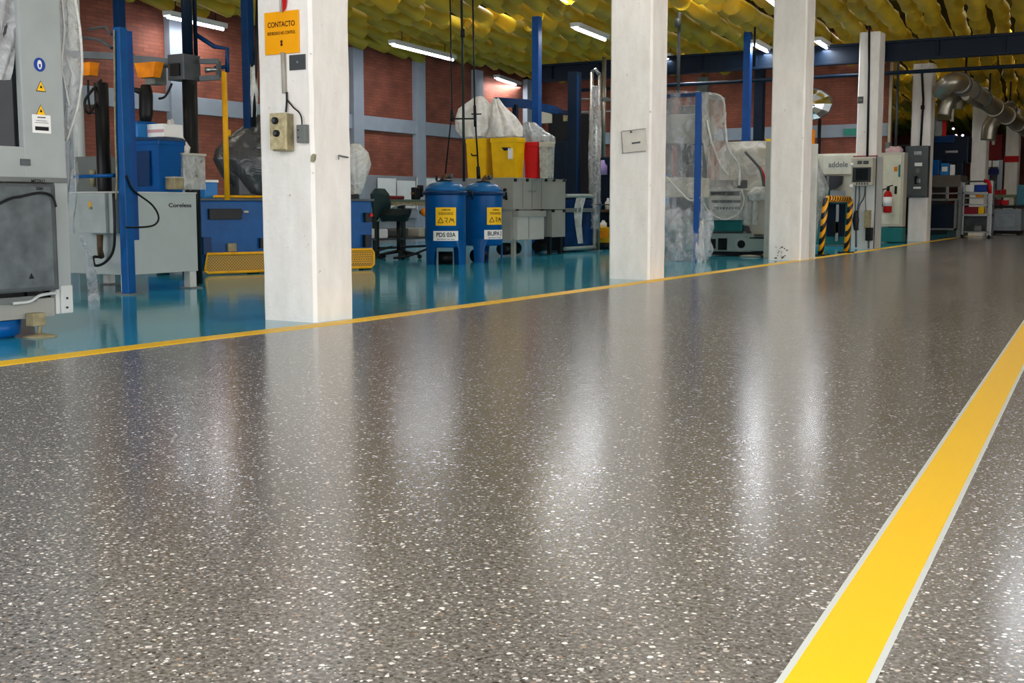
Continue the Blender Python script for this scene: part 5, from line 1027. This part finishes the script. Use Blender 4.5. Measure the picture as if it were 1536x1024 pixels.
# ================================================================ LOCKER + EXTINGUISHER
YL=28.0
def l5(px,py,d=0): return AY(px,py,YL-d)
lk=T('metal_locker','tall cream metal locker between the fourth and fifth pillars','locker',(l5(1342,360).x,YL+.3,0))
def kb_(t,name,x0,x1,y0,y1,d,dep,m,bev=.01,Yb=None,par=None):
    Yb=Yb if Yb is not None else YL; a_,b2=AY(x0,y0,Yb-d),AY(x1,y1,Yb-d); return t.p(name,MB().box((a_.x,Yb-d,max(b2.z,.0)),(b2.x,Yb-d+dep,a_.z),bev),m,par)
kb_(lk,'body',1322,1353,229,340,0,.35,cream,.015); kb_(lk,'door',1325,1349,233,336,.015,.02,mat('door_cream',(196,194,172),.5,0,.1),.006); kb_(lk,'plinth',1320,1353,341,363,.05,.35,teal,.01)
kb_(lk,'handle',1348,1350,247,265,.04,.03,teal,.003); kb_(lk,'lock',1342,1345,279,291,.04,.03,black); kb_(lk,'sticker',1341,1346,250,257,.02,.008,org,.001)
q=l5(1338,222); t_=T('folded_bundle','small pale bundle lying on top of the cream locker','bundle',(q.x,YL+.2,l5(1338,229).z)); t_.p('cloth',MB().loft([(q.x,YL+.2,l5(1338,229).z+.003,.17,.14),(q.x,YL+.2,l5(1338,224).z,.18,.14),(q.x,YL+.2,l5(1338,219).z,.12,.1)],fold=.12,n=30),mat('cloth_pink',(190,160,160),.8)); 
q=l5(1326,215); solo('grey_switch_box',MB().box((q.x-.0,YL+.1,l5(1326,229).z),(q.x+.10,YL+.25,l5(1326,213).z),.01),mgrey,'small grey box at the left end of the locker top','box')
e0=AY(1331,283,YL-.17); e1=AY(1331,319,YL-.17); rr3=.095
fe=T('fire_extinguisher','red fire extinguisher with a white label hanging on the cream locker','fire extinguisher',e1)
zl0=e1.z; hh=e0.z-e1.z
fe.p('cylinder',MB().lathe((e1.x,e1.y,0),[(rr3*.8,zl0),(rr3,zl0+.03),(rr3,zl0+hh*.72),(rr3*.75,zl0+hh*.84),(rr3*.35,zl0+hh*.92)],24),mat('extinguisher_red',(168,26,24),.3))
fe.p('label',MB().lathe((e1.x,e1.y,0),[(rr3+.003,zl0+hh*.28),(rr3+.003,zl0+hh*.66)],24),paper)
fe.p('valve_head',MB().tube([(e1.x,e1.y,zl0+hh*.9),(e1.x,e1.y,zl0+hh*1.08)],.035),black); fe.p('lever',MB().bar((e1.x-.02,e1.y,zl0+hh*1.08),(e1.x+.1,e1.y,zl0+hh*1.14),.025),black)
fe.p('hose',MB().tube(curve([(e1.x,e1.y-.02,zl0+hh),(e1.x-.11,e1.y-.03,zl0+hh*.95),(e1.x-.13,e1.y-.02,zl0+hh*.6),(e1.x-.12,e1.y,zl0+hh*.25)]),.014),black)
fe.p('wall_bracket',MB().box((e1.x-.04,e1.y+.08,zl0+hh*.5),(e1.x+.04,YL-.016,zl0+hh*.56)),dgrey)
# pale green panel on the back wall band
solo('green_sign',MB().box((AY(1265,195,28.85).x,28.86,AY(1265,203,28.85).z),(AY(1284,195,28.85).x,28.9,AY(1265,193,28.85).z),.004),mat('sign_green',(60,140,120),.5),'small green striped sign on the pale beam of the back wall','sign')
for px,lab in ((1345,'thin dark pipe running down the back wall above the locker'),):
    q=AY(px,110,28.6); solo('wall_pipe',MB().tube([(q.x,28.75,l5(1345,228).z),(q.x,28.75,4.1)],.03),dgrey,lab,'pipe')
q=AY(1228,200,28.7); solo('wall_pipe',MB().tube([(q.x,28.75,1.5),(q.x,28.75,2.9)],.04),black,'thin black pipe on the pale beam right of the third pillar','pipe')
# blue poles between pillars 2 and 3
t_,p=pole('ceiling_post',1119,28,212,-8.2,mat('bright_post_blue',(24,74,140),.4),.07,'bright blue roof post above the plastic hood of the grinding machine',sq=True,zb=0)
t_,p=pole('ceiling_post',1138,100,212,-9.0,nblue,.10,'wide dark blue post right of the bright blue one by the third pillar',sq=True,zb=0)
t_,p=pole('hanging_rod',1017,18,150,-8.3,dgrey,.03,'dark rod hanging from the tiles right of the second pillar','rod',zb=AX(1017,140,-8.3).z); t_.p('collar',MB().tube([AX(1017,28,-8.3),AX(1017,40,-8.3)],.055),dgrey)
t_,p=pole('hanging_rod',1131,40,100,-7.6,black,.02,'thin black rod beside the bright blue roof post','rod',zb=AX(1131,100,-7.6).z)
solo('yellow_cabinet',MB().box((AY(1148,205,22).x,22,0),(AY(1162,205,22).x,22.3,AY(1150,208,22).z),.01),yel,'yellow cabinet top showing above the machine hood left of the third pillar','cabinet')
# ================================================================ FIFTH PILLAR: dark switch cabinet
Y5=29.59
sw_=T('switch_cabinet','dark grey electrical switch cabinet on the fifth pillar','cabinet',(AY(1377,296,Y5).x,Y5-.2,AY(1377,296,Y5).z))
kb_(sw_,'housing',1358,1390,219,296,.26,.25,dgrey,.02,Yb=Y5); dd=kb_(sw_,'door',1361,1388,222,293,.275,.02,mat('switch_door',(80,86,86),.4,.1,.1),.01,Yb=Y5)
for (x0,x1,y0,y1,m_) in ((1371,1382,227,232,steel),(1372,1383,244,249,paper),(1374,1379,252,259,mgrey),(1370,1381,280,283,paper)): kb_(sw_,'plate',x0,x1,y0,y1,.285,.012,m_,.001,Yb=Y5,par=dd)
kb_(sw_,'handle',1372,1376,264,276,.31,.03,black,.006,Yb=Y5,par=dd); kb_(sw_,'switch_lever',1375,1380,268,274,.33,.03,steel,.006,Yb=Y5,par=dd)
cdt=T('wall_conduit','dark conduit running down the face of the fifth pillar','conduit',AY(1381,219,Y5)); cdt.p('pipe',MB().tube([AY(1383,108,Y5-.03),AY(1384,135,Y5-.03),AY(1385,150,Y5-.03),AY(1381,219,Y5-.03)],.025),black); cdt.p('joint',MB().tube([AY(1384,158,Y5-.03),AY(1384,164,Y5-.03)],.045),black)
# ================================================================ RIGHT END SHELVES
YR=33.0
def r_(t,name,x0,x1,y0,y1,Y,dep,m,bev=.008,par=None):
    a_,b2=AY(x0,y0,Y),AY(x1,y1,Y); return t.p(name,MB().box((a_.x,Y,max(b2.z,.0)),(b2.x,Y+dep,a_.z),bev),m,par)
ct_=T('counter','brown grey counter on a grey frame right of the fifth pillar','counter',(AY(1420,345,YR).x,YR+.5,0))
r_(ct_,'top_panel',1392,1440,263,280,YR,1.,mat('counter_brown',(92,86,78),.5),.01)
r_(ct_,'rail',1392,1440,289,291,YR,.05,steel,.003); r_(ct_,'upright',1419,1422,280,300,YR,.05,steel,.003)
r_(ct_,'lower_box',1394,1430,306,343,YR+.1,.6,nblue,.02); r_(ct_,'frame_top',1392,1436,298,301,YR,.05,mgrey,.003); r_(ct_,'frame_side',1432,1436,300,345,YR,.05,mgrey,.003); r_(ct_,'frame_bottom',1392,1436,342,345,YR,.05,mgrey,.003)
r_(ct_,'leg',1392,1396,280,353,YR+.1,.06,black,.003); r_(ct_,'leg',1437,1440,280,356,YR+.0,.06,mgrey,.003)
bx_=T('blue_machine','dark blue machine housing above the counter right of the fifth pillar','machine',(AY(1425,245,YR+.2).x,YR+.6,AY(1425,245,YR+.2).z))
r_(bx_,'housing',1398,1452,206,244,YR+.5,.5,nblue,.04); r_(bx_,'cover',1402,1432,203,214,YR+.45,.5,dblue,.02); r_(bx_,'arm',1418,1436,226,229,YR+.45,.1,steel,.003); r_(bx_,'underside',1404,1440,240,252,YR+.52,.4,black,.02)
r_(bx_,'support',1443,1447,240,263,YR+.6,.06,dgrey,.003)
for (x0,x1,y0,m_,lab) in ((1398,1408,240,bblue,'dark blue box at the left end of the brown counter'),(1411,1423,245,lblue,'light blue box with pale print on the brown counter'),(1425,1432,247,paper,'white canister on the brown counter'),(1434,1444,243,nblue,'navy box at the right end of the brown counter')):
    t_=T('storage_box',lab,'box',(AY((x0+x1)/2,262,YR+.05).x,YR+.2,AY(1400,262.8,YR).z)); r_(t_,'body',x0,x1,y0,262.6,YR+.05,.35,m_,.02); 
    if x0==1411: r_(t_,'print',1413,1421,250,257,YR+.045,.01,paper,.001)
tr_=T('shelf_trolley','grey shelf trolley loaded with red and blue parts in front of the sixth pillar','trolley',(AY(1460,355,YR).x,YR+.4,0)); YT2=33.2
for x0,x1 in ((1441,1444),(1483,1486)):
    r_(tr_,'upright',x0,x1,271,354,YT2,.06,steel,.003); q_=AY(x0,271,YT2); tr_.p('upright',MB().box((q_.x,YT2+.7,0),(AY(x1,271,YT2).x,YT2+.76,q_.z),.003),mgrey)
for y0,y1 in ((288,291),(296,297.5),(306,308),(321,324),(347,349)): r_(tr_,'shelf',1443,1484,y0,y1,YT2,.75,steel,.003)
r_(tr_,'back_panel',1446,1482,324,347,YT2+.6,.03,dgrey,.002); r_(tr_,'top_rail',1443,1476,271,273,YT2,.05,dgrey,.003)
tr_.p('red_handle',MB().tube([AY(1476,271,YT2),AY(1483,272,YT2),AY(1485,280,YT2),AY(1485,290,YT2)],.05,10),red)
for x in (1443,1483): q=AY(x,351,YT2); tr_.p('caster',MB().tube([V((q.x-.02,q.y+.02,.05)),V((q.x+.03,q.y+.02,.05))],.05,14),black)
for (x0,x1,y0,y1,m_,lab,dp) in ((1448,1461,277,287.6,paper,'white box on the top shelf of the trolley',.3),(1462,1480,277,287.6,mat('tray_blue',(20,54,140),.4),'deep blue box on the top shelf of the trolley',.3),(1445,1466,310,320.8,mat('dark_red_box',(120,24,34),.5),'dark red box on the third trolley shelf',.4),(1467,1476,310,320.8,yel,'yellow part on the third trolley shelf',.2),(1463,1474,292,295.8,org,'small orange part on the second trolley shelf',.2),(1461,1472,338,346.8,mgrey,'grey rounded casting on the bottom trolley shelf',.3)):
    t_=T('trolley_part',lab,'part',(AY((x0+x1)/2,y1,YT2+.1).x,YT2+.2,AY(1460,y1,YT2+.1).z)); r_(t_,'body',x0,x1,y0,y1,YT2+.08,dp,m_,.03)
YC2=37.5
gc_=T('steel_cabinet','low grey steel cabinet with a dark top at the far right','cabinet',(AY(1506,350,YC2).x,YC2+.4,0))
r_(gc_,'body',1483,1531,313,346,YC2,.8,mat('cab_blue_grey',(128,138,146),.5),.02); r_(gc_,'top',1480,1534,308,312,YC2-.03,.9,black,.006); r_(gc_,'skirt',1485,1530,346,351,YC2+.1,.6,black,.002); r_(gc_,'door_line',1492,1522,321,340,YC2-.01,.02,mat('door_bg',(138,148,156),.5),.004)
for x in (1487,1528): q=AY(x,350,YC2+.1); gc_.p('foot',MB().box((q.x-.06,YC2+.1,0),(q.x+.06,YC2+.2,.06)),black)
for (x0,x1,y0,y1,m_,lab) in ((1488,1500,299,307.6,mat('maroon_part',(100,30,40),.5),'maroon part on the far grey cabinet'),(1501,1512,300,307.6,red,'red part in the middle of the far grey cabinet top'),(1513,1521,297,307.6,cream,'cream casting on the far grey cabinet'),(1526,1540,277,307.6,mat('teal_tub',(60,116,136),.5),'pale teal tub at the right end of the far grey cabinet')):
    t_=T('machine_part',lab,'part',(AY((x0+x1)/2,y1,YC2+.1).x,YC2+.25,AY(1500,y1,YC2+.1).z)); r_(t_,'body',x0,x1,y0,y1,YC2+.1,.35,m_,.04)
t_=T('parts_shelf','pale green shelf board with red clamps behind the far grey cabinet','shelf',(AY(1500,295,39.2).x,39.4,0)); r_(t_,'board',1485,1524,292,296,39.2,.5,mat('board_green',(120,136,104),.6),.004); r_(t_,'leg',1487,1489,296,346,39.3,.08,dgrey,.002); r_(t_,'leg',1520,1522,296,346,39.3,.08,dgrey,.002); r_(t_,'red_clamp',1489,1499,285,291.8,39.25,.2,red,.02); r_(t_,'red_clamp',1501,1508,284,291.8,39.25,.2,red,.02)
dk=T('display_rack','blue and white rack with labels between the sixth and farthest pillars','rack',(AY(1490,350,40.).x,40.3,0)); r_(dk,'panel',1479,1499,253,262,40.,.3,mat('rack_navy',(30,34,96),.5),.01); r_(dk,'post',1497,1499,240,350,40.,.1,pale,.003); r_(dk,'post',1478,1480,240,350,40.,.1,pale,.003); r_(dk,'tray',1480,1498,266,276,40.05,.4,dgrey,.02)
for x in (1478,1489): r_(dk,'white_card',x,x+9,241,250,39.97,.03,paper,.01)
rp=T('red_board','dark red panel hanging between the sixth and farthest pillars','panel',(AY(1490,238,41.).x,41,1.2)); r_(rp,'panel',1478,1502,203,240,41.0,.1,mat('panel_maroon',(96,22,26),.5),.01); r_(rp,'mark',1488,1492,209,217,40.98,.02,cream,.003); r_(rp,'support',1489,1491,240,352,41.05,.05,dgrey,.002)
q=AY(1509,238,44.4); bnd=T('red_band','red strap around the farthest pillar','band',(q.x,44.4,q.z)); bnd.p('strap',MB().box((P7[0]-.02,44.46,AY(1509,243,44.4).z),(P7[1]+.03,44.495,AY(1509,234,44.4).z)),red)
# dark backing machines around the right end
bk=T('dark_machine','large dark machine body in the shadow beyond the fifth pillar','machine',(-9,36,0)); bk.p('body',MB().box((-10.5,36,0),(-7.2,39,2.6),.05),black); bk.p('panel',MB().box((-8.4,35.97,1.2),(-7.5,36.02,2.2),.01),nblue)
for px,py in ((1430,193),(1434,203),(1444,203)):
    q=AY(px,py,35.9); bk.p('indicator_lamp',MB().lathe(q,[(.01,-.03),(.04,0),(.01,.03)],8),glow('indicator',(240,240,255),4.))
pb=T('pendant_box','olive hanging control box with two yellow lights beside the fifth pillar','control box',AY(1421,178,31)); r_(pb,'housing',1407,1428,148,180,31,.25,mat('olive_box',(84,78,52),.5),.02); r_(pb,'hanger',1416,1419,120,150,31.1,.05,black,.003)
for y in (152,158): q=AY(1420,y,30.98); pb.p('light',MB().lathe(q,[(.01,-.04),(.05,0),(.01,.04)],8),glow('pilot_yellow',(250,200,60),1.5))
r_(pb,'side_tube',1426,1430,160,182,31,.06,cream,.01)
pb2=T('hanging_sheet','pale hanging bag and red strip beside the fifth pillar','bag',AY(1410,205,31.2)); r_(pb2,'bag',1402,1413,176,204,31.3,.12,mat('bag_dull',(130,136,130),.6),.04); r_(pb2,'red_strip',1414,1419,180,204,31.3,.03,red,.004)
# ================================================================ DUCT
D0=AY(1436,122,27.0); D1=AY(1548,200,40.)
dct=T('ventilation_duct','large dull silver ventilation duct running along the ceiling at the far right','duct',D0)
d_=(D1-D0).normalized(); 
dct.p('main_pipe',MB().tube([D0+d_*.3,D1],.21,20),galv)
for k_ in (.35,1.5,3.2,5.2,7.4,9.6): dct.p('seam_ring',MB().tube([D0+d_*k_,D0+d_*(k_+.12)],.235,20),dgrey if k_<4 else galv)
dct.p('end_elbow',MB().tube(curve([D0+d_*.5,D0+d_*.05,D0+d_*(-.15)+V((-.12,0,-.04)),D0+V((-.36,.1,-.2))]),.19,18),galv)
B0=AY(1436,143,28.5); dct.p('branch_pipe',MB().tube(curve([D0+d_*1.8+V((-.3,0,-.35)),B0+V((0,.2,0)),B0+V((-.18,0,-.12)),B0+V((-.26,0,-.42))]),.14,16),galv)
dct.p('branch_pipe',MB().tube([AY(1448,145,28),AY(1470,158,30)],.08,12),galv)
D2=AY(1502,170,34.5); dct.p('branch_elbow',MB().tube(curve([D2+V((.2,.3,.15)),D2,D2+V((-.25,0,-.3)),D2+V((-.3,.0,-.7))]),.2,16),galv)
for k_ in (1.,4.4,8.): q=D0+d_*k_; dct.p('hanger_strap',MB().box((q.x-.02,q.y-.02,q.z),(q.x+.02,q.y+.02,4.15)),black)
